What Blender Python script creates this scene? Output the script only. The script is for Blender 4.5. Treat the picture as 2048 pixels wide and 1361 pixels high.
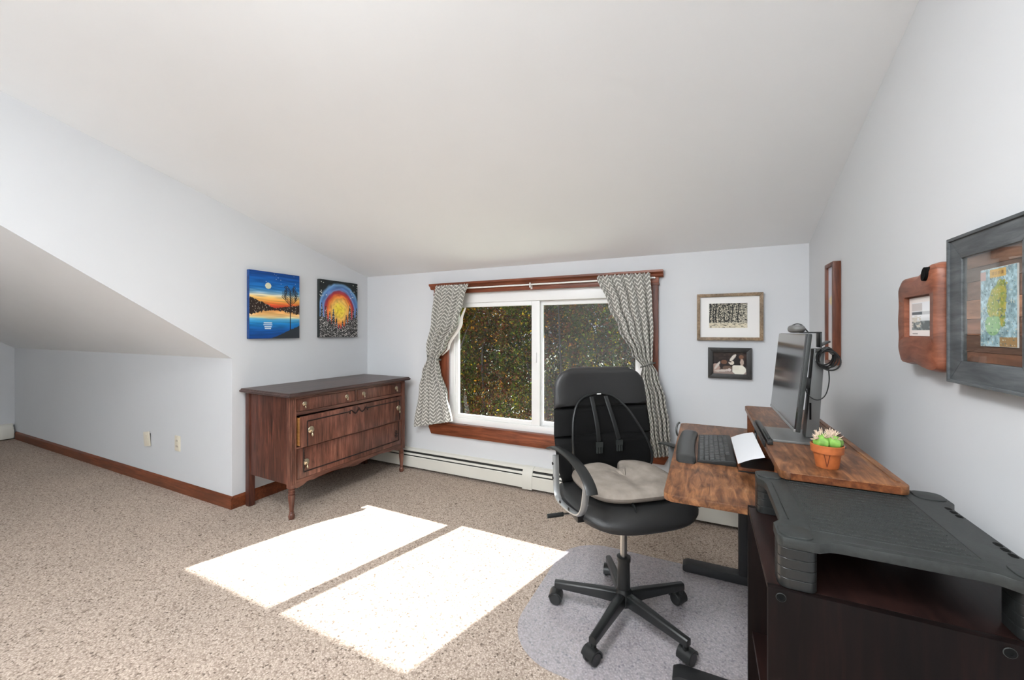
import bpy, bmesh, math, random
import numpy as np
from mathutils import Vector, Matrix

# ------------------------------------------------------------------ clear
for o in list(bpy.data.objects):
    bpy.data.objects.remove(o, do_unlink=True)
scene = bpy.context.scene
C = scene.collection
random.seed(7)
RNG = np.random.default_rng(7)
R = math.radians

# ------------------------------------------------------------------ room dimensions (metres, camera at x=y=0)
XL, XR, YB, YA = -2.931, 0.553, 2.857, 1.633      # dormer cheek, right wall, window wall, alcove knee wall
XF, YR = -7.12, -2.70                               # alcove far wall, wall behind the camera
HK = 1.036                                          # knee wall height
YP = -0.88                                          # where the slopes end overhead
def ceil_l(y): return 1.750 + 0.2634 * (YB - max(y, YP))
def ceil_r(y): return 1.740 + 0.3235 * (YB - max(y, YP))
def ceil_a(y): return HK + 0.676 * (YA - max(y, YP))

# ------------------------------------------------------------------ camera
cd = bpy.data.cameras.new('camera'); cam = bpy.data.objects.new('camera', cd); C.objects.link(cam)
cd.sensor_fit = 'HORIZONTAL'; cd.sensor_width = 36.0; cd.lens = 36.0 * 796.67 / 2048
cd.shift_y = -(680.5 - 664.31) / 2048
cd.clip_start = 0.02; cd.clip_end = 300
cam.location = (0, 0, 1.22); cam.rotation_euler = (R(90), 0, R(25.774))
scene.camera = cam

# ------------------------------------------------------------------ world, sun, fill light at added windows behind the camera, exposure
w = bpy.data.worlds.new('world'); scene.world = w; w.use_nodes = True
bg = w.node_tree.nodes['Background']
bg.inputs['Color'].default_value = (0.80, 0.90, 1.0, 1); bg.inputs['Strength'].default_value = 1.1

sd = bpy.data.lights.new('sun', 'SUN'); sd.energy = 28.0; sd.angle = R(0.55); sd.color = (1.0, 0.99, 0.975)
sun = bpy.data.objects.new('sun', sd); C.objects.link(sun)
sun.rotation_euler = Vector((-0.442, -1.55, -1.0)).to_track_quat('-Z', 'Y').to_euler()

REAR = [(-2.6, 0.0)]                                        # added window for fill light, in the wall behind the camera
RZ0, RZ1 = 1.93, 2.58
SIDE = (-2.55, -1.05)                                        # added window for fill light, right wall behind the camera
def daylight(loc, rot, sx, sy, power):  # added area light for a made-up window, brightens the room
    ld = bpy.data.lights.new('window_daylight', 'AREA'); ld.shape = 'RECTANGLE'; ld.size = sx; ld.size_y = sy
    ld.energy = power; ld.color = (0.92, 0.965, 1.0)
    lo = bpy.data.objects.new('window_daylight', ld); C.objects.link(lo); lo.location = loc; lo.rotation_euler = rot
daylight((-1.3, YR - 0.16, (RZ0 + RZ1) / 2), (R(90), 0, 0), 2.5, 0.6, 46)
daylight((XR + 0.16, (SIDE[0] + SIDE[1]) / 2, (RZ0 + RZ1) / 2), (0, R(90), 0), 0.6, 1.4, 4)

vs = scene.view_settings
scene.display_settings.display_device = 'sRGB'
vs.view_transform = 'Standard'; vs.look = 'None'; vs.exposure = 0.08; vs.gamma = 1.0; vs.use_curve_mapping = False

# ================================================================== helpers
OFF = {}
def lin(c):
    c = np.asarray(c, float)
    return np.where(c <= 0.04045, c / 12.92, ((c + 0.055) / 1.055) ** 2.4)
def L3(r, g, b): return tuple(float(x) for x in lin(np.array([r, g, b]) / 255.0)) + (1.0,)

def empty(name, loc=(0, 0, 0), rz=0.0, label=None, cat=None, group=None, kind=None):
    o = bpy.data.objects.new(name, None); C.objects.link(o)
    o.location = loc; o.rotation_euler = (0, 0, rz); o.empty_display_size = 0.05
    OFF[o.name] = Vector(loc)
    return tag(o, label, cat, group, kind)
def tag(o, label=None, cat=None, group=None, kind=None):
    if label: o['label'] = label
    if cat: o['category'] = cat
    if group: o['group'] = group
    if kind: o['kind'] = kind
    return o

def mk(name, vf, mat, parent=None, smooth=False, bevel=0.0, seg=2, local=False, uv=None, ang=40, col=None):
    """one mesh object from (verts, faces) given in world metres, or in the parent's own frame when local"""
    v, f = vf
    off = Vector((0, 0, 0))
    if parent is not None:
        off = OFF.get(parent.name, Vector((0, 0, 0)))
    sh = Vector((0, 0, 0)) if (local or parent is None) else off
    me = bpy.data.meshes.new(name)
    me.from_pydata([(p[0] - sh[0], p[1] - sh[1], p[2] - sh[2]) for p in v], [], f)
    if uv is not None:
        lay = me.uv_layers.new(name='UVMap')
        idx = np.empty(len(me.loops), int); me.loops.foreach_get('vertex_index', idx)
        lay.data.foreach_set('uv', np.asarray(uv, float)[idx].ravel())
    if col is not None:
        at = me.color_attributes.new('Col', 'FLOAT_COLOR', 'POINT')
        c4 = np.ones((len(v), 4)); c4[:, :3] = col
        at.data.foreach_set('color', c4.ravel())
    if uv is None and col is None:
        bm = bmesh.new(); bm.from_mesh(me)
        bmesh.ops.recalc_face_normals(bm, faces=bm.faces)
        if bevel > 0:
            es = [e for e in bm.edges if len(e.link_faces) == 2 and e.calc_face_angle(0) > R(35)]
            if es:
                bmesh.ops.bevel(bm, geom=es, offset=bevel, segments=seg, profile=0.6, affect='EDGES', clamp_overlap=True)
        bm.to_mesh(me); bm.free()
    if smooth or bevel > 0:
        me.shade_smooth(); me.set_sharp_from_angle(angle=R(ang))
    me.materials.append(mat)
    o = bpy.data.objects.new(name, me); C.objects.link(o)
    if parent is not None:
        o.parent = parent; OFF[o.name] = off
    return o

def share(name, src, parent, loc, rot=(0, 0, 0), scale=(1, 1, 1)):
    o = bpy.data.objects.new(name, src.data); C.objects.link(o)
    o.parent = parent; o.location = loc; o.rotation_euler = rot; o.scale = scale
    OFF[o.name] = OFF.get(parent.name, Vector((0, 0, 0)))
    return o

def join(*parts):
    V, F = [], []
    for v, f in parts:
        n = len(V); V += [tuple(p) for p in v]; F += [tuple(i + n for i in q) for q in f]
    return V, F
def bx(x0, x1, y0, y1, z0, z1):
    v = [(x, y, z) for z in (z0, z1) for y in (y0, y1) for x in (x0, x1)]
    return v, [(0, 2, 3, 1), (4, 5, 7, 6), (0, 1, 5, 4), (2, 6, 7, 3), (0, 4, 6, 2), (1, 3, 7, 5)]
def xf(vf, m):
    return [tuple(m @ Vector(p)) for p in vf[0]], vf[1]
def prism(poly, a, b, ax='Z'):
    n = len(poly)
    def P(p, t):
        return (p[0], p[1], t) if ax == 'Z' else ((t, p[0], p[1]) if ax == 'X' else (p[0], t, p[1]))
    v = [P(p, a) for p in poly] + [P(p, b) for p in poly]
    f = [tuple(range(n))[::-1], tuple(range(n, 2 * n))] + [(i, (i + 1) % n, (i + 1) % n + n, i + n) for i in range(n)]
    return v, f
def rrect(x0, x1, y0, y1, r, n=5):
    p = []
    for cx, cy, a in ((x1 - r, y1 - r, 0), (x0 + r, y1 - r, 90), (x0 + r, y0 + r, 180), (x1 - r, y0 + r, 270)):
        for i in range(n + 1):
            t = R(a + 90 * i / n); p.append((cx + r * math.cos(t), cy + r * math.sin(t)))
    return p
def tube(pts, r, n=8, closed=False, r2=None, up=None, cap=True):
    """swept tube; r along the frame normal, r2 along the binormal; r may be a list"""
    P = [Vector(p) for p in pts]; m = len(P)
    rs = r if isinstance(r, (list, tuple)) else [r] * m
    V, F = [], []; N = None
    for i in range(m):
        a = P[(i - 1) % m] if (closed or i > 0) else P[i]
        b = P[(i + 1) % m] if (closed or i < m - 1) else P[i]
        t = (b - a); t = t.normalized() if t.length > 1e-9 else Vector((0, 0, 1))
        if up is not None:
            u = Vector(up); N = (u - t * u.dot(t))
            N = N.normalized() if N.length > 1e-6 else Vector((1, 0, 0))
        elif N is None:
            u = Vector((0, 0, 1)) if abs(t.z) < 0.9 else Vector((1, 0, 0))
            N = (u - t * u.dot(t)).normalized()
        else:
            N = N - t * N.dot(t); N = N.normalized() if N.length > 1e-6 else t.orthogonal().normalized()
        B = t.cross(N)
        rr2 = rs[i] if r2 is None else r2
        for k in range(n):
            an = 2 * math.pi * (k + 0.5) / n
            V.append(tuple(P[i] + N * (rs[i] * math.cos(an)) + B * (rr2 * math.sin(an))))
    for i in range(m if closed else m - 1):
        j = (i + 1) % m
        for k in range(n):
            l = (k + 1) % n
            F.append((i * n + k, i * n + l, j * n + l, j * n + k))
    if not closed and cap:
        F.append(tuple(range(n))[::-1]); F.append(tuple((m - 1) * n + k for k in range(n)))
    return V, F
def spline(pts, k=6, closed=False):
    P = [Vector(p) for p in pts]; n = len(P); out = []
    for i in range(n if closed else n - 1):
        g = lambda j: P[j % n] if closed else P[min(max(j, 0), n - 1)]
        p0, p1, p2, p3 = g(i - 1), g(i), g(i + 1), g(i + 2)
        for s in range(k):
            t = s / k
            out.append(tuple(0.5 * ((2 * p1) + (p2 - p0) * t + (2 * p0 - 5 * p1 + 4 * p2 - p3) * t * t + (3 * p1 - p0 - 3 * p2 + p3) * t ** 3)))
    if not closed: out.append(tuple(P[-1]))
    return out
def lathe(prof, n=20, c=(0, 0, 0)):
    V, F = [], []
    for r_, z in prof:
        for k in range(n):
            a = 2 * math.pi * k / n; V.append((c[0] + r_ * math.cos(a), c[1] + r_ * math.sin(a), c[2] + z))
    for i in range(len(prof) - 1):
        for k in range(n):
            l = (k + 1) % n; F.append((i * n + k, i * n + l, (i + 1) * n + l, (i + 1) * n + k))
    F.append(tuple(range(n))[::-1]); F.append(tuple((len(prof) - 1) * n + k for k in range(n)))
    return V, F
def grid(fn, nu, nv):
    V = [fn(i / nu, j / nv) for j in range(nv + 1) for i in range(nu + 1)]
    F = [(j * (nu + 1) + i, j * (nu + 1) + i + 1, (j + 1) * (nu + 1) + i + 1, (j + 1) * (nu + 1) + i) for j in range(nv) for i in range(nu)]
    return V, F
def lerp_tab(tab, t):
    if t <= tab[0][0]: return tab[0][1]
    for (a, x), (b, y) in zip(tab, tab[1:]):
        if t <= b:
            s = (t - a) / (b - a); return x + (y - x) * s
    return tab[-1][1]
def smooth_tab(tab, t):
    if t <= tab[0][0]: return tab[0][1]
    for (a, x), (b, y) in zip(tab, tab[1:]):
        if t <= b:
            s = (t - a) / (b - a); s = s * s * (3 - 2 * s); return x + (y - x) * s
    return tab[-1][1]

# ================================================================== materials
def new_mat(name):
    m = bpy.data.materials.new(name); m.use_nodes = True
    nt = m.node_tree; b = nt.nodes['Principled BSDF']
    return m, nt, b
def node(nt, typ, **kw):
    n = nt.nodes.new(typ)
    for k, v in kw.items():
        if k.startswith('i_'): n.inputs[int(k[2:])].default_value = v
        else: setattr(n, k, v)
    return n
def coords(nt, scale=(1, 1, 1), kind='Object', rot=(0, 0, 0)):
    t = node(nt, 'ShaderNodeTexCoord'); mp = node(nt, 'ShaderNodeMapping')
    mp.inputs['Scale'].default_value = scale; mp.inputs['Rotation'].default_value = rot
    nt.links.new(t.outputs[kind], mp.inputs[0]); return mp.outputs[0]
def noise(nt, vec, scale, detail=3, rough=0.55, dist=0.0):
    n = node(nt, 'ShaderNodeTexNoise'); n.inputs['Scale'].default_value = scale; n.inputs['Detail'].default_value = detail
    n.inputs['Roughness'].default_value = rough; n.inputs['Distortion'].default_value = dist
    nt.links.new(vec, n.inputs['Vector']); return n.outputs['Fac']
def ramp(nt, fac, stops):
    r_ = node(nt, 'ShaderNodeValToRGB'); el = r_.color_ramp.elements
    while len(el) < len(stops): el.new(0.5)
    for e, (p, c) in zip(el, stops): e.position = p; e.color = c
    nt.links.new(fac, r_.inputs[0]); return r_.outputs[0]
def mixc(nt, fac, a, b, mode='MIX'):
    m = node(nt, 'ShaderNodeMix', data_type='RGBA', blend_type=mode)
    for sock, val in ((0, fac), (6, a), (7, b)):
        if isinstance(val, (int, float, tuple)): m.inputs[sock].default_value = val
        else: nt.links.new(val, m.inputs[sock])
    return m.outputs[2]
def bump(nt, b, h, strength=0.3, dist=0.01):
    n = node(nt, 'ShaderNodeBump'); n.inputs['Strength'].default_value = strength; n.inputs['Distance'].default_value = dist
    nt.links.new(h, n.inputs['Height']); nt.links.new(n.outputs[0], b.inputs['Normal'])
def plain(name, col, rough=0.5, metal=0.0, spec=0.5, nz=0.0, nscale=60, bmp=0.0, bscale=200):
    m, nt, b = new_mat(name)
    b.inputs['Base Color'].default_value = col; b.inputs['Roughness'].default_value = rough
    b.inputs['Metallic'].default_value = metal; b.inputs['Specular IOR Level'].default_value = spec
    if nz > 0:
        v = coords(nt); f = noise(nt, v, nscale)
        dk = tuple(c * (1 - nz) for c in col[:3]) + (1,); lt = tuple(min(1, c * (1 + nz)) for c in col[:3]) + (1,)
        nt.links.new(ramp(nt, f, [(0.3, dk), (0.7, lt)]), b.inputs['Base Color'])
    if bmp > 0:
        v = coords(nt); bump(nt, b, noise(nt, v, bscale, 2), bmp, 0.002)
    return m
def wood(name, dark, mid, light, stretch=(6, 60, 60), rough=0.4, blotch=3.0, spec=0.4, knots=False):
    """grain runs along the axis with the smallest stretch"""
    m, nt, b = new_mat(name)
    v = coords(nt, stretch); g = noise(nt, v, 1.0, 5, 0.65, 0.6)
    base = ramp(nt, g, [(0.28, dark), (0.5, mid), (0.74, light)])
    v2 = coords(nt, tuple(0.35 * math.sqrt(s) for s in stretch)); g2 = noise(nt, v2, blotch, 3, 0.5, 0.4)
    bl = ramp(nt, g2, [(0.3, (0.55, 0.55, 0.55, 1)), (0.7, (1.15, 1.12, 1.1, 1))])
    col = mixc(nt, 1.0, base, bl, 'MULTIPLY')
    nt.links.new(col, b.inputs['Base Color'])
    b.inputs['Roughness'].default_value = rough; b.inputs['Specular IOR Level'].default_value = spec
    bump(nt, b, g, 0.08, 0.002)
    return m

M = {}
# --- paint on walls and ceiling
def paint_mat(name, col):
    m, nt, b = new_mat(name)
    v = coords(nt); f = noise(nt, v, 1.7, 3)
    d = tuple(c * 0.975 for c in col[:3]) + (1,)
    nt.links.new(ramp(nt, f, [(0.3, d), (0.7, col)]), b.inputs['Base Color'])
    b.inputs['Roughness'].default_value = 0.75; b.inputs['Specular IOR Level'].default_value = 0.25
    bump(nt, b, noise(nt, v, 140, 2), 0.05, 0.001)
    return m
M['wall'] = paint_mat('wall_paint', (0.665, 0.676, 0.692, 1))
M['ceil'] = paint_mat('ceiling_paint', (0.885, 0.905, 0.92, 1))
# --- loop pile carpet
m, nt, b = new_mat('loop_carpet'); M['carpet'] = m
v = coords(nt, (1, 1, 1), 'Object', (0, 0, R(12)))
vo = node(nt, 'ShaderNodeTexVoronoi', feature='F1'); vo.inputs['Scale'].default_value = 150; nt.links.new(v, vo.inputs['Vector'])
vr = node(nt, 'ShaderNodeTexVoronoi', feature='F1'); vr.inputs['Scale'].default_value = 150; nt.links.new(v, vr.inputs['Vector'])
sep = node(nt, 'ShaderNodeSeparateColor'); nt.links.new(vr.outputs['Color'], sep.inputs[0])
loopc = ramp(nt, sep.outputs[0], [(0.0, (0.17, 0.133, 0.108, 1)), (0.035, (0.29, 0.23, 0.19, 1)), (0.11, (0.46, 0.375, 0.31, 1)), (0.55, (0.55, 0.455, 0.38, 1)), (1.0, (0.65, 0.55, 0.47, 1))])
edge = ramp(nt, vo.outputs['Distance'], [(0.25, (1, 1, 1, 1)), (0.75, (0.66, 0.63, 0.61, 1))])
c1 = mixc(nt, 1.0, loopc, edge, 'MULTIPLY')
big = ramp(nt, noise(nt, v, 1.3, 2), [(0.3, (0.94, 0.94, 0.94, 1)), (0.7, (1.05, 1.04, 1.03, 1))])
c2 = mixc(nt, 1.0, c1, big, 'MULTIPLY')
nt.links.new(c2, b.inputs['Base Color']); b.inputs['Roughness'].default_value = 0.95; b.inputs['Specular IOR Level'].default_value = 0.1
inv = node(nt, 'ShaderNodeMath', operation='SUBTRACT'); inv.inputs[0].default_value = 1.0; nt.links.new(vo.outputs['Distance'], inv.inputs[1])
bump(nt, b, inv.outputs[0], 0.35, 0.005)
# --- woods
M['trimwood'] = wood('stained_trim_wood', L3(88, 42, 24), L3(128, 68, 42), L3(158, 92, 60), (5, 70, 70), 0.38)
M['trimwood_v'] = wood('stained_trim_wood_upright', L3(84, 40, 24), L3(120, 63, 40), L3(148, 86, 58), (70, 70, 5), 0.38)
M['baseboard'] = wood('baseboard_wood', L3(86, 42, 22), L3(118, 62, 36), L3(140, 78, 48), (5, 60, 60), 0.4)
M['dresser'] = wood('dresser_mahogany', L3(44, 23, 18), L3(84, 47, 37), L3(122, 74, 56), (60, 60, 5), 0.36, 4.0)
M['dresser_f'] = wood('dresser_front_mahogany', L3(62, 36, 30), L3(110, 70, 57), L3(148, 102, 84), (50, 50, 5), 0.34, 4.0)
M['dresser_h'] = wood('dresser_mahogany_lengthwise', L3(66, 40, 34), L3(112, 74, 61), L3(144, 100, 84), (5, 60, 60), 0.36)
M['dresser_top'] = wood('dresser_dark_top', L3(46, 32, 30), L3(76, 56, 52), L3(104, 82, 76), (4, 50, 50), 0.34)
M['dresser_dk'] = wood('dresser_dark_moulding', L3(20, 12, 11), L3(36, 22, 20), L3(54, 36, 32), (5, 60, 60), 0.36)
M['rawwood'] = wood('raw_drawer_side', L3(150, 98, 48), L3(188, 132, 72), L3(212, 160, 100), (60, 5, 60), 0.6)
def rustic(name, stretch):
    m, nt, b = new_mat(name)
    v = coords(nt, stretch); g = noise(nt, v, 1.0, 6, 0.6, 0.8)
    base = ramp(nt, g, [(0.25, L3(62, 36, 22)), (0.45, L3(112, 70, 42)), (0.6, L3(146, 98, 62)), (0.8, L3(176, 132, 92))])
    v2 = coords(nt, (7, 5, 7)); g2 = noise(nt, v2, 1.0, 4, 0.6, 1.2)
    bl = ramp(nt, g2, [(0.32, (0.42, 0.40, 0.40, 1)), (0.55, (0.95, 0.95, 0.95, 1)), (0.75, (1.12, 1.08, 1.0, 1))])
    nt.links.new(mixc(nt, 1.0, base, bl, 'MULTIPLY'), b.inputs['Base Color'])
    b.inputs['Roughness'].default_value = 0.42; b.inputs['Specular IOR Level'].default_value = 0.45
    return m
M['rustic'] = rustic('rustic_brown_laminate', (60, 9, 60))
M['rustic_e'] = wood('laminate_edge', L3(72, 36, 18), L3(112, 62, 32), L3(146, 92, 54), (60, 8, 60), 0.45)
M['espresso'] = wood('espresso_cabinet', L3(8, 4, 4), L3(17, 9, 8), L3(28, 15, 13), (70, 70, 5), 0.55, 4.0, 0.14)
M['espresso_top'] = wood('espresso_cabinet_top', L3(18, 9, 8), L3(30, 17, 15), L3(42, 25, 22), (70, 8, 70), 0.42, 3.0, 0.2)
M['frame_brown'] = wood('brown_frame', L3(80, 40, 24), L3(116, 64, 42), L3(138, 82, 58), (60, 60, 6), 0.4)
M['frame_carved'] = wood('carved_wood', L3(110, 62, 44), L3(142, 86, 64), L3(168, 110, 86), (14, 14, 60), 0.4)
M['frame_grey'] = wood('charcoal_frame', L3(70, 74, 77), L3(92, 97, 100), L3(114, 119, 122), (60, 8, 60), 0.5)
M['frame_bamboo'] = wood('tan_ribbed_frame', L3(104, 84, 62), L3(142, 120, 94), L3(170, 150, 124), (90, 12, 90), 0.5)
M['frame_black'] = plain('black_frame', (0.02, 0.018, 0.016, 1), 0.45, nz=0.3)
# --- plain stuff
M['vinyl'] = plain('white_vinyl', (0.86, 0.86, 0.85, 1), 0.35)
M['heater'] = plain('cream_enamel', (0.72, 0.70, 0.63, 1), 0.4)
M['slot'] = plain('dark_fins', (0.02, 0.02, 0.018, 1), 0.6, nz=0.4, nscale=300)
M['brass'] = plain('aged_brass', (0.46, 0.39, 0.28, 1), 0.30, 1.0, nz=0.25, nscale=120)
M['ivory'] = plain('ivory_plastic', (0.74, 0.68, 0.56, 1), 0.4)
M['darkhole'] = plain('dark_hole', (0.006, 0.006, 0.006, 1), 0.9, spec=0.1)
M['leather'] = plain('black_leather', (0.022, 0.022, 0.022, 1), 0.42, bmp=0.25, bscale=350)
M['meshfab'] = plain('black_mesh_fabric', (0.010, 0.010, 0.010, 1), 0.85, spec=0.12, bmp=0.1, bscale=400)
M['bplastic'] = plain('black_plastic', (0.012, 0.013, 0.013, 1), 0.36, bmp=0.05, bscale=400)
M['gplastic'] = plain('charcoal_plastic', (0.021, 0.024, 0.023, 1), 0.5, nz=0.25, nscale=90, bmp=0.15, bscale=260)
M['bmetal'] = plain('black_powder_coat', (0.008, 0.008, 0.009, 1), 0.45)
M['steel'] = plain('grey_steel', (0.42, 0.42, 0.41, 1), 0.32, 1.0)
M['silver'] = plain('silver_plastic', (0.38, 0.39, 0.39, 1), 0.33, 0.6)
M['stand_grey'] = plain('stand_grey', (0.17, 0.172, 0.168, 1), 0.36, 0.4)
M['screen'] = plain('glossy_dark_screen', (0.020, 0.020, 0.021, 1), 0.12, spec=1.0)
M['grey_clip'] = plain('grey_webcam_cover', (0.14, 0.14, 0.135, 1), 0.5)
M['paper'] = plain('white_paper', (0.80, 0.81, 0.84, 1), 0.35)
M['white'] = plain('matt_white', (0.84, 0.83, 0.81, 1), 0.7)
M['velour'] = plain('grey_velour', (0.275, 0.238, 0.205, 1), 0.9, spec=0.15, nz=0.22, nscale=14, bmp=0.2, bscale=300)
M['terracotta'] = plain('terracotta', (0.42, 0.115, 0.03, 1), 0.55, nz=0.2, nscale=40)
M['terra_dk'] = plain('terracotta_dark_mark', (0.16, 0.035, 0.012, 1), 0.6)
M['cactus'] = plain('cactus_green', (0.20, 0.40, 0.07, 1), 0.5, nz=0.3, nscale=60)
M['spine'] = plain('pale_spines', (0.72, 0.56, 0.44, 1), 0.6)
M['soil'] = plain('potting_soil', (0.05, 0.03, 0.02, 1), 0.95, nz=0.4)
M['rod'] = plain('white_rod', (0.80, 0.78, 0.75, 1), 0.3)
M['bark'] = plain('hedge_bark', (0.035, 0.026, 0.020, 1), 0.9, nz=0.5, nscale=20)
M['grass'] = plain('bright_yard_grass', (0.40, 0.44, 0.33, 1), 0.9, nz=0.25, nscale=3)
M['soffit'] = plain('white_soffit', (0.7, 0.7, 0.68, 1), 0.6)
M['roofing'] = plain('grey_shingle', (0.12, 0.12, 0.12, 1), 0.9, nz=0.3, nscale=30)
M['kbd'] = plain('keyboard_black', (0.012, 0.013, 0.013, 1), 0.45)
M['key'] = plain('key_black', (0.020, 0.021, 0.021, 1), 0.4)
M['gel'] = plain('gel_rest_vinyl', (0.030, 0.031, 0.031, 1), 0.36)

m, nt, b = new_mat('lit_lamp_shade'); M['lampglow'] = m  # glowing cover of the added ceiling fill light
b.inputs['Base Color'].default_value = (0.9, 0.9, 0.88, 1); b.inputs['Emission Color'].default_value = (1, 0.985, 0.96, 1); b.inputs['Emission Strength'].default_value = 6.0
# --- flat print, colours from the mesh's own colour layer
m, nt, b = new_mat('printed_picture'); M['print'] = m
at = node(nt, 'ShaderNodeVertexColor', layer_name='Col'); nt.links.new(at.outputs[0], b.inputs['Base Color'])
b.inputs['Roughness'].default_value = 0.55; b.inputs['Specular IOR Level'].default_value = 0.3
m, nt, b = new_mat('glazed_picture'); M['print_gloss'] = m
at = node(nt, 'ShaderNodeVertexColor', layer_name='Col'); nt.links.new(at.outputs[0], b.inputs['Base Color'])
b.inputs['Roughness'].default_value = 0.30; b.inputs['Specular IOR Level'].default_value = 0.25
# --- leaves
m, nt, b = new_mat('hedge_leaf'); M['leaf'] = m
at = node(nt, 'ShaderNodeVertexColor', layer_name='Col')
df = node(nt, 'ShaderNodeBsdfDiffuse'); tr = node(nt, 'ShaderNodeBsdfTranslucent'); mx = node(nt, 'ShaderNodeMixShader'); mx.inputs[0].default_value = 0.10
for s in (df, tr): nt.links.new(at.outputs[0], s.inputs[0])
nt.links.new(df.outputs[0], mx.inputs[1]); nt.links.new(tr.outputs[0], mx.inputs[2]); nt.links.new(mx.outputs[0], nt.nodes['Material Output'].inputs[0])
# --- see-through sheets: clear body with surface reflection
def clear(name, base_fac, body_col, refl=0.03, tint=(1, 1, 1, 1), grough=0.0, gloss=True):
    m, nt, b = new_mat(name); nt.nodes.remove(b)
    t = node(nt, 'ShaderNodeBsdfTransparent'); t.inputs[0].default_value = tint
    d = node(nt, 'ShaderNodeBsdfDiffuse'); d.inputs[0].default_value = body_col
    g = node(nt, 'ShaderNodeBsdfGlossy'); g.inputs['Roughness'].default_value = grough
    m1 = node(nt, 'ShaderNodeMixShader'); m1.inputs[0].default_value = base_fac
    nt.links.new(t.outputs[0], m1.inputs[1]); nt.links.new(d.outputs[0], m1.inputs[2])
    if not gloss:
        nt.links.new(m1.outputs[0], nt.nodes['Material Output'].inputs[0]); return m
    lw = node(nt, 'ShaderNodeLayerWeight'); lw.inputs[0].default_value = 0.5
    pw = node(nt, 'ShaderNodeMath', operation='POWER'); pw.inputs[1].default_value = 4.0; nt.links.new(lw.outputs['Facing'], pw.inputs[0])
    ma = node(nt, 'ShaderNodeMath', operation='MULTIPLY_ADD'); ma.inputs[1].default_value = 0.85; ma.inputs[2].default_value = refl; nt.links.new(pw.outputs[0], ma.inputs[0])
    m2 = node(nt, 'ShaderNodeMixShader'); nt.links.new(ma.outputs[0], m2.inputs[0])
    nt.links.new(m1.outputs[0], m2.inputs[1]); nt.links.new(g.outputs[0], m2.inputs[2])
    nt.links.new(m2.outputs[0], nt.nodes['Material Output'].inputs[0])
    return m
M['glass'] = clear('window_glass', 0.004, (0.8, 0.85, 0.85, 1), 0.035, (0.985, 0.995, 0.99, 1))
M['screenmesh'] = clear('insect_screen_mesh', 0.13, (0.13, 0.13, 0.14, 1), gloss=False)
M['matplastic'] = clear('clear_mat_plastic', 0.17, (0.72, 0.73, 0.82, 1), 0.03, (0.97, 0.97, 0.99, 1), 0.28)
M['lumbarmesh'] = clear('black_lumbar_net', 0.75, (0.012, 0.012, 0.012, 1), gloss=False)
# --- chevron curtain
m, nt, b = new_mat('chevron_curtain'); M['curtain'] = m
uvn = node(nt, 'ShaderNodeUVMap'); sp = node(nt, 'ShaderNodeSeparateXYZ'); nt.links.new(uvn.outputs[0], sp.inputs[0])
nz_ = noise(nt, uvn.outputs[0], 22, 2)
pp = node(nt, 'ShaderNodeMath', operation='PINGPONG'); pp.inputs[1].default_value = 0.030; nt.links.new(sp.outputs[0], pp.inputs[0])
am = node(nt, 'ShaderNodeMath', operation='MULTIPLY_ADD'); am.inputs[1].default_value = 0.85; nt.links.new(pp.outputs[0], am.inputs[0]); nt.links.new(sp.outputs[1], am.inputs[2])
nm = node(nt, 'ShaderNodeMath', operation='MULTIPLY_ADD'); nm.inputs[1].default_value = 0.012; nt.links.new(nz_, nm.inputs[0]); nt.links.new(am.outputs[0], nm.inputs[2])
dv = node(nt, 'ShaderNodeMath', operation='DIVIDE'); dv.inputs[1].default_value = 0.030; nt.links.new(nm.outputs[0], dv.inputs[0])
fr = node(nt, 'ShaderNodeMath', operation='FRACT'); nt.links.new(dv.outputs[0], fr.inputs[0])
stripe = ramp(nt, fr.outputs[0], [(0.0, (0.27, 0.262, 0.24, 1)), (0.56, (0.27, 0.262, 0.24, 1)), (0.63, (0.72, 0.70, 0.65, 1)), (0.90, (0.72, 0.70, 0.65, 1)), (0.98, (0.27, 0.262, 0.24, 1))])
cdf = node(nt, 'ShaderNodeBsdfDiffuse'); ctr = node(nt, 'ShaderNodeBsdfTranslucent'); cmx = node(nt, 'ShaderNodeMixShader'); cmx.inputs[0].default_value = 0.10
for s in (cdf, ctr): nt.links.new(stripe, s.inputs[0])
nt.links.new(cdf.outputs[0], cmx.inputs[1]); nt.links.new(ctr.outputs[0], cmx.inputs[2]); nt.links.new(cmx.outputs[0], nt.nodes['Material Output'].inputs[0])
M['lining'] = plain('curtain_lining', (0.74, 0.71, 0.66, 1), 0.85)
M['tie'] = plain('grey_curtain_tie', (0.10, 0.10, 0.09, 1), 0.8)

# ================================================================== the room
def struct(name, vf, mat, parent=None, **k):
    o = mk(name, vf, mat, parent, **k)
    if parent is None: o['kind'] = 'structure'
    return o
T = 0.12
struct('floor', bx(XF - T, XR + T, YR - T, YB + T, -0.12, 0.0), M['carpet'])
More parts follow.
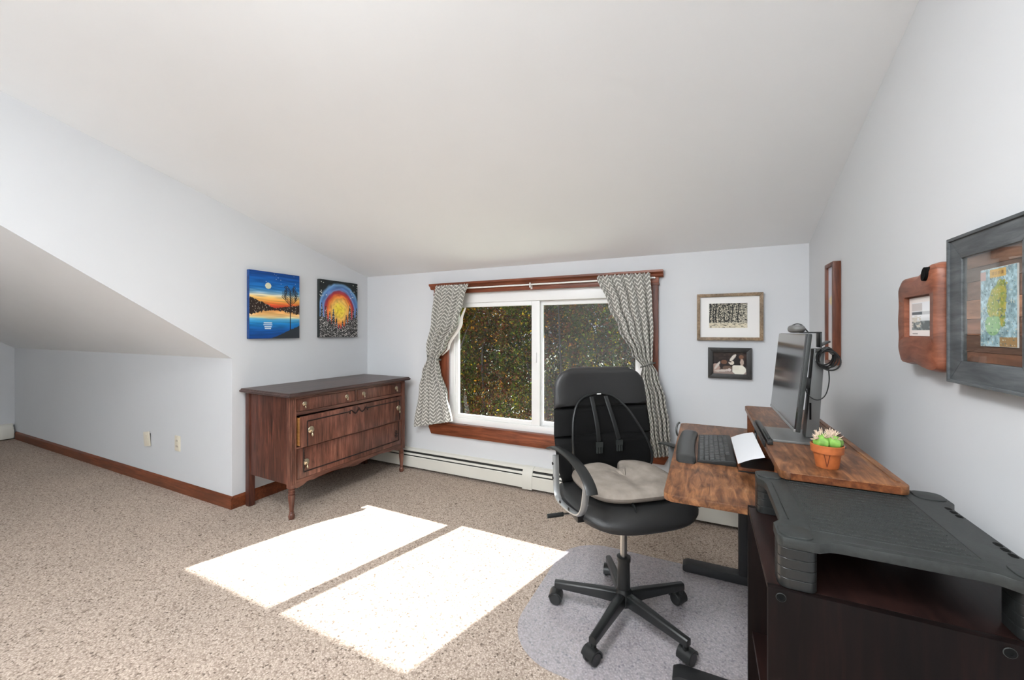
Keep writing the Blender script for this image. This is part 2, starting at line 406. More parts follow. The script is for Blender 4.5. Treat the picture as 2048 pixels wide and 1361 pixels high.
# window wall with its opening
WX0, WX1, WZ0, WZ1 = -1.98, -0.37, 0.432, 1.548
zt = 1.85
struct('wall_back', join(bx(XL - T, WX0, YB, YB + T, 0, zt), bx(WX1, XR + T, YB, YB + T, 0, zt),
                         bx(WX0, WX1, YB, YB + T, 0, WZ0), bx(WX0, WX1, YB, YB + T, WZ1, zt)), M['wall'])
struct('wall_left', prism([(YA, 0), (YB + T, 0), (YB + T, ceil_l(YB) + 0.05), (YB, ceil_l(YB) + 0.02), (YP, ceil_l(YP) + 0.02), (YP, ceil_a(YP)), (YA, HK)], XL - 0.004, XL, 'X'), M['wall'])
struct('wall_alcove', bx(XF - T, XL - 0.004, YA, YA + T, 0, HK + 0.10), M['wall'])
struct('wall_far', bx(XF - T, XF, YR - T, YA + 0.001, 0, 2.95), M['wall'])
struct('wall_right', join(prism([(SIDE[1], 0), (YB + T, 0), (YB + T, 1.80), (YP, 3.02), (SIDE[1], 3.02)], XR, XR + T, 'X'),
                          bx(XR, XR + T, YR - T, SIDE[0], 0, 3.02), bx(XR, XR + T, SIDE[0], SIDE[1], 0, RZ0), bx(XR, XR + T, SIDE[0], SIDE[1], RZ1, 3.02)), M['wall'])
# wall behind the camera, with the added fill window's opening
cuts = [XF - T] + [c for ab in REAR for c in ab] + [XR + T]
pcs = [bx(cuts[i], cuts[i + 1], YR - T, YR, 0, 3.05) for i in range(0, len(cuts), 2)]
for a, b_ in REAR: pcs += [bx(a, b_, YR - T, YR, 0, RZ0), bx(a, b_, YR - T, YR, RZ1, 3.05)]
struct('wall_rear', join(*pcs), M['wall'])
for k, (a, b_) in enumerate(REAR):
    wn = empty('window_%d' % (k + 2), ((a + b_) / 2, YR - 0.06, RZ0), kind='structure')  # made-up window, unseen, added to let in fill light
    mk('window_frame', join(bx(a, b_, YR - 0.09, YR - 0.03, RZ0, RZ0 + 0.05), bx(a, b_, YR - 0.09, YR - 0.03, RZ1 - 0.05, RZ1),
                            bx(a, a + 0.05, YR - 0.09, YR - 0.03, RZ0, RZ1), bx(b_ - 0.05, b_, YR - 0.09, YR - 0.03, RZ0, RZ1),
                            bx((a + b_) / 2 - 0.03, (a + b_) / 2 + 0.03, YR - 0.09, YR - 0.03, RZ0, RZ1)), M['vinyl'], wn)
wn = empty('window_3', (XR + 0.06, sum(SIDE) / 2, RZ0), kind='structure')  # second made-up window, unseen, added for side fill
mk('window_frame', join(bx(XR + 0.03, XR + 0.09, SIDE[0], SIDE[1], RZ0, RZ0 + 0.05), bx(XR + 0.03, XR + 0.09, SIDE[0], SIDE[1], RZ1 - 0.05, RZ1),
                        bx(XR + 0.03, XR + 0.09, SIDE[0], SIDE[0] + 0.05, RZ0, RZ1), bx(XR + 0.03, XR + 0.09, SIDE[1] - 0.05, SIDE[1], RZ0, RZ1)), M['vinyl'], wn)
# ceilings: the dormer slope (its two side edges are not quite parallel), the steep slope over the alcove
def slab(fn, nu, nv, th=0.10):
    a = grid(fn, nu, nv); n = len(a[0])
    v = a[0] + [(x, y, z + th) for x, y, z in a[0]]
    f = [q[::-1] for q in a[1]] + [tuple(i + n for i in q) for q in a[1]]
    per = [i for i in range(nu + 1)] + [j * (nu + 1) + nu for j in range(1, nv + 1)] + [nv * (nu + 1) + i for i in range(nu - 1, -1, -1)] + [j * (nu + 1) for j in range(nv - 1, 0, -1)]
    f += [(per[i], per[(i + 1) % len(per)], per[(i + 1) % len(per)] + n, per[i] + n) for i in range(len(per))]
    return v, f
def f_main(u, v):
    y = YP + (YB + 0.02 - YP) * v; x = XL + (XR - XL) * u
    return (x, y, ceil_l(y) * (1 - u) + ceil_r(y) * u)
def f_back(u, v):
    y = YR - T + (YP - YR + T) * v; x = XL + (XR - XL) * u
    return (x, y, ceil_l(YP) * (1 - u) + ceil_r(YP) * u)
ce = slab(f_main, 12, 12); struct('ceiling', join(ce, slab(f_back, 12, 2)), M['ceil'], smooth=True, ang=8)
def f_alc(u, v):
    y = YP + (YA + 0.01 - YP) * v; return (XF + (XL - 0.004 - XF) * u, y, ceil_a(y))
def f_alc2(u, v):
    y = YR - T + (YP - YR + T) * v; return (XF + (XL - 0.004 - XF) * u, y, ceil_a(YP))
struct('ceiling_alcove', join(slab(f_alc, 4, 4), slab(f_alc2, 4, 2)), M['ceil'])

# added fill light above the camera, built as an unseen flush ceiling lamp
for lx, ly, power, lab in ((-0.80, 0.20, 37, 'round white flush ceiling lamp overhead'),):
    lz = (lambda u: ceil_l(ly) * (1 - u) + ceil_r(ly) * u)((lx - XL) / (XR - XL)) - 0.035
    lz -= 0.02
    cl = empty('ceiling_lamp', (lx, ly, lz), label=lab, cat='lamp')
    mk('lamp_rim', lathe([(0.285, 0.06), (0.30, 0.03), (0.30, -0.035), (0.285, -0.045), (0.27, -0.04), (0.27, 0.06)], 40, (lx, ly, lz)), M['vinyl'], cl, smooth=True)
    dome = mk('lamp_shade', lathe([(0.27, -0.030), (0.24, -0.045), (0.15, -0.060), (0.02, -0.066)], 40, (lx, ly, lz)), M['lampglow'], cl, smooth=True)
    ld = bpy.data.lights.new('ceiling_lamp_light', 'AREA'); ld.shape = 'DISK'; ld.size = 0.54; ld.energy = power; ld.color = (0.945, 0.98, 1.0)
    lo = bpy.data.objects.new('ceiling_lamp_light', ld); C.objects.link(lo); lo.location = (lx, ly, lz - 0.075)

# added torchiere, unseen behind the camera, bounces fill light off the ceiling
fl = empty('floor_lamp', (-0.9, -2.0, 0), label='tall bowl torchiere floor lamp behind the camera', cat='lamp')
mk('base', lathe([(0.14, 0.0), (0.14, 0.015), (0.03, 0.03), (0.012, 0.05)], 32, (-0.9, -2.0, 0)), M['bmetal'], fl, smooth=True)
mk('pole', tube([(-0.9, -2.0, 0.04), (-0.9, -2.0, 1.80)], 0.012, 12), M['bmetal'], fl, smooth=True)
mk('bowl', lathe([(0.012, 1.78), (0.06, 1.80), (0.13, 1.84), (0.17, 1.90), (0.165, 1.90), (0.125, 1.848), (0.05, 1.812), (0.002, 1.805)], 36, (-0.9, -2.0, 0)), M['bmetal'], fl, smooth=True)
ld = bpy.data.lights.new('floor_lamp_light', 'AREA'); ld.shape = 'DISK'; ld.size = 0.24; ld.energy = 150; ld.color = (0.95, 0.98, 1.0)
lo = bpy.data.objects.new('floor_lamp_light', ld); C.objects.link(lo); lo.location = (-0.9, -2.0, 1.875); lo.rotation_euler = (R(180), 0, 0)

# baseboards: flat board with a stepped cap
def bb_profile(t=0.013, h=0.086):
    return [(0, 0), (t, 0), (t, h - 0.016), (t * 0.75, h - 0.010), (t * 0.45, h - 0.004), (0.003, h), (0, h)]
pf = bb_profile()
struct('baseboard_alcove', prism([(YA - a, z) for a, z in pf], XF + 0.06, XL + 0.013, 'X'), M['baseboard'])
struct('baseboard_left', prism([(XL + a, z) for a, z in pf], YA + 0.0005, YB - 0.07, 'Y'), M['baseboard'])
struct('baseboard_right', prism([(XR - a, z) for a, z in pf], YR, YB - 0.07, 'Y'), M['baseboard'])

# ------------------------------------------------------------------ the window
win = empty('window_1', ((WX0 + WX1) / 2, YB, WZ0), kind='structure')
F0, F1 = YB + 0.015, YB + 0.095
GX0, GX1, GZ0, GZ1 = -1.905, -0.440, 0.517, 1.430
MX0, MX1 = -1.222, -1.142
# white vinyl frame, four bars
for nm, b_ in (('frame_bar', bx(WX0, GX0 - 0.03, F0, F1, WZ0, WZ1)), ('frame_bar', bx(GX1 + 0.03, WX1, F0, F1, WZ0, WZ1)),
               ('frame_bar', bx(GX0 - 0.03, GX1 + 0.03, F0, F1, WZ0, GZ0 - 0.03)), ('frame_bar', bx(GX0 - 0.03, GX1 + 0.03, F0, F1, GZ1 + 0.035, WZ1))):
    mk(nm, b_, M['vinyl'], win, bevel=0.004)
def sash(name, x0, x1, y0, y1, wl, wr):
    s = mk(name, join(bx(x0, x0 + wl, y0, y1, GZ0 - 0.03, GZ1 + 0.035), bx(x1 - wr, x1, y0, y1, GZ0 - 0.03, GZ1 + 0.035),
                      bx(x0 + wl, x1 - wr, y0, y1, GZ0 - 0.03, GZ0), bx(x0 + wl, x1 - wr, y0, y1, GZ1, GZ1 + 0.035)), M['vinyl'], win, bevel=0.003)
    return s
s1 = sash('sash', GX0 - 0.03, MX1 - 0.012, F0 + 0.012, F0 + 0.040, 0.03, 0.068)
s2 = sash('sash', MX0 + 0.012, GX1 + 0.03, F0 + 0.045, F0 + 0.072, 0.07, 0.03)
mk('pane', bx(GX0 - 0.004, MX0 + 0.004, F0 + 0.025, F0 + 0.029, GZ0 - 0.004, GZ1 + 0.004), M['glass'], s1)
mk('pane', bx(MX1 - 0.004, GX1 + 0.004, F0 + 0.056, F0 + 0.060, GZ0 - 0.004, GZ1 + 0.004), M['glass'], s2)
scn = mk('insect_screen', bx(MX1 - 0.02, GX1 + 0.02, F1 - 0.006, F1 - 0.005, GZ0 - 0.02, GZ1 + 0.02), M['screenmesh'], win)
mk('latch', bx(MX0 + 0.02, MX0 + 0.045, F0 - 0.002, F0 + 0.014, 0.98, 1.06), M['vinyl'], win, bevel=0.004)
# stained wood casing
CY = YB - 0.030
mk('side_casing', bx(-2.115, WX0 + 0.004, CY, YB - 0.001, 0.430, 1.555), M['trimwood_v'], win, bevel=0.005)
mk('side_casing', bx(WX1 - 0.004, -0.278, CY, YB - 0.001, 0.430, 1.555), M['trimwood_v'], win, bevel=0.005)
for a, b_ in ((-2.122, WX0 + 0.008), (WX1 - 0.008, -0.272)):
    mk('capital', join(bx(a, b_, CY - 0.006, YB - 0.001, 1.535, 1.548), bx(a + 0.003, b_ - 0.003, CY - 0.002, YB - 0.001, 1.548, 1.59)), M['trimwood'], win, bevel=0.002)
mk('head_casing', bx(WX0 + 0.008, WX1 - 0.008, CY, YB - 0.001, 1.546, 1.592), M['trimwood'], win, bevel=0.003)
cp = [(YB - 0.001, 1.588), (CY - 0.004, 1.588), (CY - 0.012, 1.596), (CY - 0.014, 1.606), (CY - 0.030, 1.616), (CY - 0.034, 1.620), (CY - 0.034, 1.634), (YB - 0.001, 1.634)]
mk('cornice', prism(cp, -2.150, -0.246, 'X'), M['trimwood'], win)
ap = [(-2.168, 0.430), (-0.222, 0.430), (-0.212, 0.390), (-0.240, 0.333), (-2.150, 0.333), (-2.178, 0.390)]
mk('apron', prism(ap, CY - 0.002, YB - 0.001, 'Y'), M['trimwood'], win, bevel=0.003)
mk('stool', bx(-2.168, -0.222, CY - 0.004, YB + 0.018, 0.430, 0.437), M['trimwood'], win, bevel=0.002)
# roof overhang outside above the window
ev = empty('roof_overhang', (-1.2, YB + T, 1.6), kind='structure')
def eave(u, v):
    y = YB + T + (3.52 - YB - T) * v; return (-3.3 + 4.3 * u, y, 1.745 - 0.30 * (y - YB))
mk('soffit', slab(eave, 2, 2, 0.03), M['soffit'], ev)
mk('roof_deck', slab(lambda u, v: (lambda p: (p[0], p[1], p[2] + 0.10))(eave(u, v)), 2, 2, 0.03), M['roofing'], ev)
mk('fascia', bx(-3.3, 1.0, 3.50, 3.53, 1.558, 1.70), M['soffit'], ev)

# ================================================================== outside: yard and hedge
def vn(x, y, seed=0):
    xi, yi = np.floor(x).astype(int), np.floor(y).astype(int); fx, fy = x - xi, y - yi
    def h(a, b):
        n = (a * 374761393 + b * 668265263 + seed * 982451653) & 0x7fffffff
        n = ((n ^ (n >> 13)) * 1274126177) & 0x7fffffff
        return ((n ^ (n >> 16)) & 0xffff) / 65535.0
    fx, fy = fx * fx * (3 - 2 * fx), fy * fy * (3 - 2 * fy)
    return (h(xi, yi) * (1 - fx) + h(xi + 1, yi) * fx) * (1 - fy) + (h(xi, yi + 1) * (1 - fx) + h(xi + 1, yi + 1) * fx) * fy

g = struct('ground_yard', bx(-40, 40, YB + 0.5, 90, -2.9, -2.8), M['grass'])
def leaf_cloud(n, x0, x1, seed):
    rg = np.random.default_rng(seed)
    x = rg.uniform(x0, x1, n); d = rg.beta(0.9, 1.5, n) * 1.15
    bulge = 0.10 * np.sin(x * 5.1 + seed) + 0.06 * np.sin(x * 11 + 2 * seed)
    y = 4.88 + d + np.abs(bulge)
    top = 1.60 + 0.55 * (y - 4.85) + 0.05 * np.sin(x * 9)
    z = top - (rg.random(n) ** 1.05) * (top + 1.2)
    # gaps: thin out around irregular holes
    hole = np.sin(x * 7.3 + 1.7 * np.sin(z * 3.1)) * np.sin(z * 5.9 + 1.3 * np.sin(x * 4.7))
    keep = (hole < 0.66) | (rg.random(n) < 0.40)
    x, y, z = x[keep], y[keep], z[keep]; n = len(x)
    a = rg.normal(size=(n, 3)); a /= np.linalg.norm(a, axis=1)[:, None]
    b = rg.normal(size=(n, 3)); b -= (b * a).sum(1)[:, None] * a; b /= np.linalg.norm(b, axis=1)[:, None]
    s = rg.uniform(0.012, 0.028, n)[:, None] * (1 + 0.25 * np.clip((y - 5.25) / 0.5, 0, 1))[:, None]; c = np.stack([x, y, z], 1)
    P = np.stack([c - a * s, c - b * s * 0.55, c + a * s, c + b * s * 0.55], 1).reshape(-1, 3)
    F = np.arange(4 * n).reshape(n, 4)
    pal = lin(np.array([[52, 62, 22], [70, 80, 26], [92, 92, 32], [106, 66, 38], [82, 50, 34], [130, 112, 34], [204, 168, 40], [150, 166, 56]]) / 255)
    pr = np.array([.28, .20, .12, .16, .13, .07, .025, .015])
    k = rg.choice(len(pal), n, p=pr)
    patch = vn(x * 3.1 + 50, z * 2.3 + 50, seed % 3) ; col_v = vn(x * 6 + 30, z * 1.2 + 30, 5)
    colr = pal[k] * (rg.uniform(0.5, 1.2, n) * (0.6 + 0.9 * col_v))[:, None]
    colr = colr * np.where((patch > 0.55)[:, None], np.array([[1.15, 0.80, 0.75]]), np.array([[0.95, 1.05, 0.9]]))
    return P.tolist(), [tuple(int(i) for i in q) for q in F], np.repeat(colr, 4, axis=0)
hx = np.linspace(-4.9, 0.9, 8)
hlab = ['hedge bush outside, mostly hidden behind the curtain with white lining', 'hedge bush seen through the pane beside the tied curtain with white lining',
        'dense green hedge bush seen through the middle of the unscreened pane', 'hedge bush with rusty leaves seen beside the window mullion',
        'hedge bush with yellow leaves seen through the screened pane above the chair', 'hedge bush seen through the screened pane beside the wide curtain', 'hedge bush outside mostly hidden by the wide curtain']
for i in range(7):
    xm = (hx[i] + hx[i + 1]) / 2
    hb = empty('hedge_bush', (xm, 5.4, -2.8), label=hlab[i], cat='hedge bush', group='bushes of the hedge outside the window')
    P, F, colr = leaf_cloud(26000 if i in (0, 6) else 46000, hx[i], hx[i + 1], 20 + i)
    fo = mk('foliage', (P, F), M['leaf'], hb, col=colr); fo['kind'] = 'stuff'
    for t in range(4):
        tx = hx[i] + 0.12 + t * 0.2 + random.uniform(-.05, .05); ty = 4.95 + random.uniform(0, .45)
        pts = [(tx + random.uniform(-.04, .04) * k, ty + random.uniform(-.03, .03) * k, -2.8 + k * 0.75) for k in range(7)]
        mk('stem', tube(spline(pts, 3), [0.030 - 0.0012 * q for q in range(len(spline(pts, 3)))], 7), M['bark'], hb, smooth=True)

# ================================================================== baseboard heaters
def heater(name, p, along, length, label, end_caps, coupler=None):
    """profile in (distance from wall, z); p start point on the wall line, along = 'X' or 'Y'"""
    h = empty(name, (p[0], p[1], 0), label=label, cat='heater')
    def ext(poly, a, b):
        if along == 'X': return prism([(p[1] - d, z) for d, z in poly], p[0] + a, p[0] + b, 'X')
        return prism([(p[0] + d, z) for d, z in poly], p[1] + a, p[1] + b, 'Y')
    mk('back_plate', ext([(0, 0.02), (0.006, 0.02), (0.006, 0.165), (0, 0.165)], 0, length), M['heater'], h)
    mk('top_hood', ext([(0, 0.160), (0, 0.176), (0.030, 0.170), (0.046, 0.158), (0.043, 0.155), (0.028, 0.164)], 0, length), M['heater'], h)
    mk('fin_core', ext([(0.008, 0.05), (0.050, 0.05), (0.050, 0.128), (0.044, 0.150), (0.008, 0.150)], 0.01, length - 0.01), M['slot'], h)
    mk('damper', ext([(0.050, 0.141), (0.0535, 0.140), (0.0600, 0.126), (0.056, 0.125)], 0, length), M['heater'], h)
    mk('front_panel', ext([(0.052, 0.030), (0.060, 0.024), (0.064, 0.024), (0.064, 0.110), (0.058, 0.116), (0.056, 0.114), (0.060, 0.108), (0.060, 0.030)], 0, length), M['heater'], h)
    cap = [(0, 0.015), (0.066, 0.015), (0.067, 0.122), (0.048, 0.162), (0.032, 0.174), (0, 0.179)]
    for a, b_ in end_caps: mk('end_cap', ext(cap, a, b_), M['heater'], h, bevel=0.002)
    if coupler: mk('joint_cover', ext([(d + 0.0015 if d else d, z) for d, z in cap], *coupler), M['heater'], h, bevel=0.002)
    return h
heater('baseboard_heater', (XL + 0.02, YB), 'X', XR - XL - 0.03, 'long cream baseboard heater under the window', [(0, 0.05)], (-1.262 - XL - 0.02, -1.180 - XL - 0.02))
heater('baseboard_heater', (XF, 0.0), 'Y', 1.615, 'short end of cream heater at the far end of the alcove', [(1.50, 1.61)])

# ================================================================== wall outlets
def outlet(x, z, label, tilt, duplex):
    o = empty('wall_outlet', (x, YA, z), label=label, cat='outlet', group='ivory outlets on the low alcove wall')
    rot = Matrix.Rotation(R(tilt), 4, 'Y')
    tw = Matrix.Rotation(R(7 if tilt else 0), 4, 'Z')
    def P(vf): return [tuple(tw @ rot @ Vector(p)) for p in vf[0]], vf[1]
    d0 = 0.010 if tilt else 0.0
    mk('cover_plate', P(bx(-0.036, 0.036, -0.0075 - d0, -d0, -0.058, 0.058)), M['ivory'], o, bevel=0.003, local=True)
    if tilt: mk('wall_box', bx(-0.026, 0.026, -0.012, -0.0005, -0.045, 0.045), M['darkhole'], o, local=True)
    for s in (-1, 1):
        r_ = mk('socket', P(prism(rrect(-0.017, 0.017, s * 0.021 - 0.014, s * 0.021 + 0.014, 0.010), -0.0095 - d0, -0.006 - d0, 'Y')), M['ivory'], o, local=True)
        if duplex:
            mk('slot', P(bx(-0.009, -0.006, -0.0102 - d0, -0.009 - d0, s * 0.021 - 0.006, s * 0.021 + 0.006)), M['darkhole'], r_, local=True)
            mk('slot', P(bx(0.005, 0.008, -0.0102 - d0, -0.009 - d0, s * 0.021 - 0.005, s * 0.021 + 0.005)), M['darkhole'], r_, local=True)
outlet(-4.066, 0.353, 'crooked ivory wall plate hanging askew on the alcove wall', -8, False)
outlet(-3.623, 0.368, 'straight ivory outlet on the alcove wall nearer the dresser', 0, True)

# ================================================================== curtains
def curtain(name, lt, rt, wid, label, hem_tilt, pleats, lining_side, tie_z, seed):
    """lt/rt: (z, x) boundaries from the top down; wid: cloth width"""
    ltz = sorted(lt); rtz = sorted(rt)
    z1 = 1.612
    rg = random.Random(seed); ph = [rg.uniform(0, 6.28) for _ in range(5)]
    NU, NV = 110, 90
    V, UV = [], []
    for j in range(NV + 1):
        v = j / NV
        for i in range(NU + 1):
            u = i / NU
            zb = 0.392 + hem_tilt * u
            z = z1 + (zb - z1) * v
            xa, xb = smooth_tab(ltz, z), smooth_tab(rtz, z)
            wcur = xb - xa
            amp = min(0.032, 0.020 + 0.08 * max(0, 0.30 - wcur))
            if abs(z - tie_z) < 0.12: amp *= 0.55 + 0.45 * abs(z - tie_z) / 0.12
            if lining_side > 0: amp *= 1.35
            gather = max(0.0, 1 - (z1 - z) / 0.08)
            fold = 1 - 2 * abs(math.sin(math.pi * pleats * u + ph[0] + 0.5 * math.sin(2.2 * z + ph[1]))) ** 0.75 + 0.5 * (0.5 - abs(math.sin(math.pi * pleats * 1.7 * u + ph[2] + 0.6 * z)))
            ruff = math.sin(2 * math.pi * pleats * 3.6 * u + ph[3])
            x = xa + wcur * (u + 0.018 * math.sin(2 * math.pi * pleats * u + ph[4]))
            y = 2.772 + (1 - gather) * amp * fold * 0.75 + gather * 0.006 * ruff - 0.012 * math.exp(-((z - tie_z) / 0.10) ** 2)
            zz = z + (0.006 * ruff * gather if v < 0.04 else 0)
            V.append((x, y, zz)); UV.append((u * wid, (z1 - z)))
    n = NU + 1
    F = [(j * n + i, j * n + i + 1, (j + 1) * n + i + 1, (j + 1) * n + i) for j in range(NV) for i in range(NU)]
    root = empty(name, (sum(p[0] for p in V) / len(V), 2.785, 0.39), label=label, cat='curtain')
    mk('cloth', (V, F), M['curtain'], root, smooth=True, uv=UV, ang=180)
    # turned-back lining strip on the window side edge and a fold of lining on the other
    def strip(edge, w_, top, bot):
        out, N = [], 40
        for j in range(N + 1):
            z = top + (bot - top) * j / N
            xa, xb = smooth_tab(ltz, z), smooth_tab(rtz, z)
            x = xb if edge > 0 else xa
            out.append((x - edge * 0.012, 2.797, z)); out.append((x + edge * w_ * math.sin(math.pi * min(1, max(0, (top - z) / (top - bot)))), 2.801, z))
        return out, [(2 * j, 2 * j + 1, 2 * j + 3, 2 * j + 2) for j in range(N)]
    if lining_side > 0:
        mk('lining', strip(1, 0.022, 1.42, 1.02), M['lining'], root, smooth=True)
        mk('lining', strip(-1, 0.014, 0.95, 0.66), M['lining'], root, smooth=True)
    xa, xb = smooth_tab(ltz, tie_z), smooth_tab(rtz, tie_z)
    xm, hw = (xa + xb) / 2, (xb - xa) / 2
    loop = [(xm + (hw + 0.008) * math.cos(a), 2.776 + 0.030 * math.sin(a), tie_z + 0.016 * -math.cos(a) * lining_side) for a in [2 * math.pi * k / 28 for k in range(28)]]
    mk('tie', tube(loop, 0.0055, 7, closed=True), M['tie'], root, smooth=True)
    mk('tie_knot', lathe([(0.001, -0.010), (0.009, -0.006), (0.011, 0), (0.009, 0.006), (0.001, 0.010)], 10, (xm - lining_side * hw * 0.8, 2.742, tie_z + 0.016)), M['tie'], root, smooth=True)
    return root
curtain('curtain', [(1.612, -2.055), (1.31, -2.092), (1.09, -2.138), (1.00, -2.128), (0.871, -2.182), (0.743, -2.221), (0.384, -2.277)],
        [(1.612, -1.730), (1.455, -1.766), (1.308, -1.823), (1.093, -1.944), (0.985, -2.026), (0.887, -2.012), (0.693, -1.935), (0.45, -1.880)], 0.74,
        'narrow grey chevron curtain tied back, showing its white lining, near the dresser', 0.085, 5, 1, 0.998, 3)
curtain('curtain', [(1.612, -0.680), (1.405, -0.598), (1.247, -0.527), (1.073, -0.437), (0.985, -0.370), (0.93, -0.382), (0.768, -0.356), (0.57, -0.334), (0.40, -0.309)],
        [(1.612, -0.325), (1.416, -0.312), (1.226, -0.303), (1.016, -0.306), (0.948, -0.273), (0.774, -0.226), (0.629, -0.204), (0.40, -0.188)], 0.70,
        'wide grey chevron curtain tied back behind the office chair', 0.03, 5, -1, 1.000, 8)
rod = empty('curtain_rod', (-1.2, 2.79, 1.583), label='thin white curtain rod across the top of the window', cat='curtain rod')
mk('rod', tube([(-2.085, 2.806, 1.583), (-0.305, 2.806, 1.583)], 0.0065, 8), M['rod'], rod, smooth=True)
for x in (-2.09, -0.30): mk('rod_end', tube([(x, 2.806, 1.583), (x, CY + 0.004, 1.583)], 0.006, 8), M['rod'], rod, smooth=True)
mk('hook', join(bx(-1.203, -1.193, 2.796, CY + 0.002, 1.566, 1.572), bx(-1.203, -1.193, 2.794, 2.798, 1.560, 1.596), bx(-1.205, -1.191, CY - 0.002, CY + 0.001, 1.55, 1.60)), M['rod'], rod)

# ================================================================== pictures
def grad(t, stops):
    p = [s[0] for s in stops]; c = np.array([s[1] for s in stops], float) / 255
    return np.stack([np.interp(t, p, c[:, k]) for k in range(3)], -1)
def put(img, mask, c, a=1.0):
    mm = np.clip(mask.astype(float) * a, 0, 1)[..., None]
    return img * (1 - mm) + (np.array(c, float) / 255) * mm
def seg_dist(U, V, a, b):
    ax_, ay_ = a; bx_, by_ = b; dx, dy = bx_ - ax_, by_ - ay_
    t = np.clip(((U - ax_) * dx + (V - ay_) * dy) / (dx * dx + dy * dy + 1e-12), 0, 1)
    return np.hypot(U - ax_ - t * dx, V - ay_ - t * dy)
def picture(name, nu, nv, pos, func, parent, mat='print'):
    """pos(u, v) -> world point; u across, v down"""
    us, vs_ = np.meshgrid(np.arange(nu + 1) / nu, np.arange(nv + 1) / nv)
    img = np.clip(func(us, vs_), 0, 1)
    return mk(name, grid(lambda u, v: pos(u, v), nu, nv), M[mat], parent, col=lin(img).reshape(-1, 3))

def lake(U, V):
    n1 = vn(U * 5, V * 60, 1); n2 = vn(U * 75, V * 85, 2)
    t = V + 0.02 * (n1 - 0.5)
    img = grad(t, [(0, (10, 62, 132)), (0.14, (16, 92, 168)), (0.25, (30, 110, 178)), (0.31, (120, 168, 200)), (0.345, (214, 214, 200)), (0.385, (236, 196, 120)), (0.44, (232, 160, 76)), (0.49, (222, 96, 50)), (0.53, (188, 58, 44)), (0.56, (150, 60, 40)),
                   (0.575, (236, 168, 96)), (0.64, (238, 186, 118)), (0.685, (222, 206, 160)), (0.71, (92, 168, 206)), (0.78, (26, 122, 186)), (0.88, (14, 84, 156)), (1, (10, 60, 128))])
    img = img * (0.86 + 0.28 * n1[..., None])
    for mx, my, rx, ry in ((0.35, 0.21, 0.058, 0.046),): img = put(img, ((U - mx) / rx) ** 2 + ((V - my) / ry) ** 2 < 1, (214, 214, 186))
    hl = 0.385 + 0.35 * np.clip(U, 0, 1) ** 1.1 + 0.02 * (vn(U * 45, V * 0, 3) - .3)
    hr = 0.545 - 0.13 * np.clip(U - 0.45, 0, 1) + 0.012 * (vn(U * 50, V * 0, 5) - .3)
    low = 0.575 + 0.075 * np.clip(1 - U / 0.35, 0, 1) + 0.05 * np.clip((U - 0.6) / 0.4, 0, 1) + 0.03 * (vn(U * 50, V * 0, 6) - .5)
    hill = ((V > hl) | ((V > hr) & (U > 0.4)) | ((V > 0.545) & (V < 0.575))) & (V < low)
    img = put(img, hill, (46, 34, 30)); img = put(img, hill & (n2 > 0.86), (190, 176, 160))
    for k, (yy, w_) in enumerate(((0.765, 0.080), (0.795, 0.085), (0.825, 0.070), (0.852, 0.060))):
        img = put(img, (np.abs(V - yy) < 0.007) & (np.abs(U - 0.345) < w_), (206, 222, 232))
    sh = 1.0 - 0.20 * np.clip((U - 0.40) / 0.60, 0, 1) ** 1.1 + 0.012 * (vn(U * 30, V * 0, 8) - .5)
    img = put(img, (V > sh) & (U > 0.36), (48, 52, 58))
    tree = [((.80, .87), (.80, .26), .010)]
    rg = random.Random(4)
    for k in range(20):
        y0 = 0.50 - 0.27 * k / 20; s = -1 if k % 2 else 1; l = 0.07 + 0.11 * (1 - k / 20) + rg.uniform(0, .03)
        tip = (0.80 + s * l, y0 - l * 0.75); tree.append(((.80, y0), tip, .0055))
        mid = (0.80 + s * l * .55, y0 - l * .41); tree.append((mid, (mid[0] + s * l * .18, mid[1] - l * .42), .0045))
    for a, b_, w_ in tree: img = put(img, seg_dist(U, V, a, b_) < w_, (36, 32, 34))
    for k in range(12):
        sx, sy = rg.random(), rg.random() * 0.24; img = put(img, np.hypot(U - sx, (V - sy) * 1.25) < 0.005, (205, 220, 235))
    return img
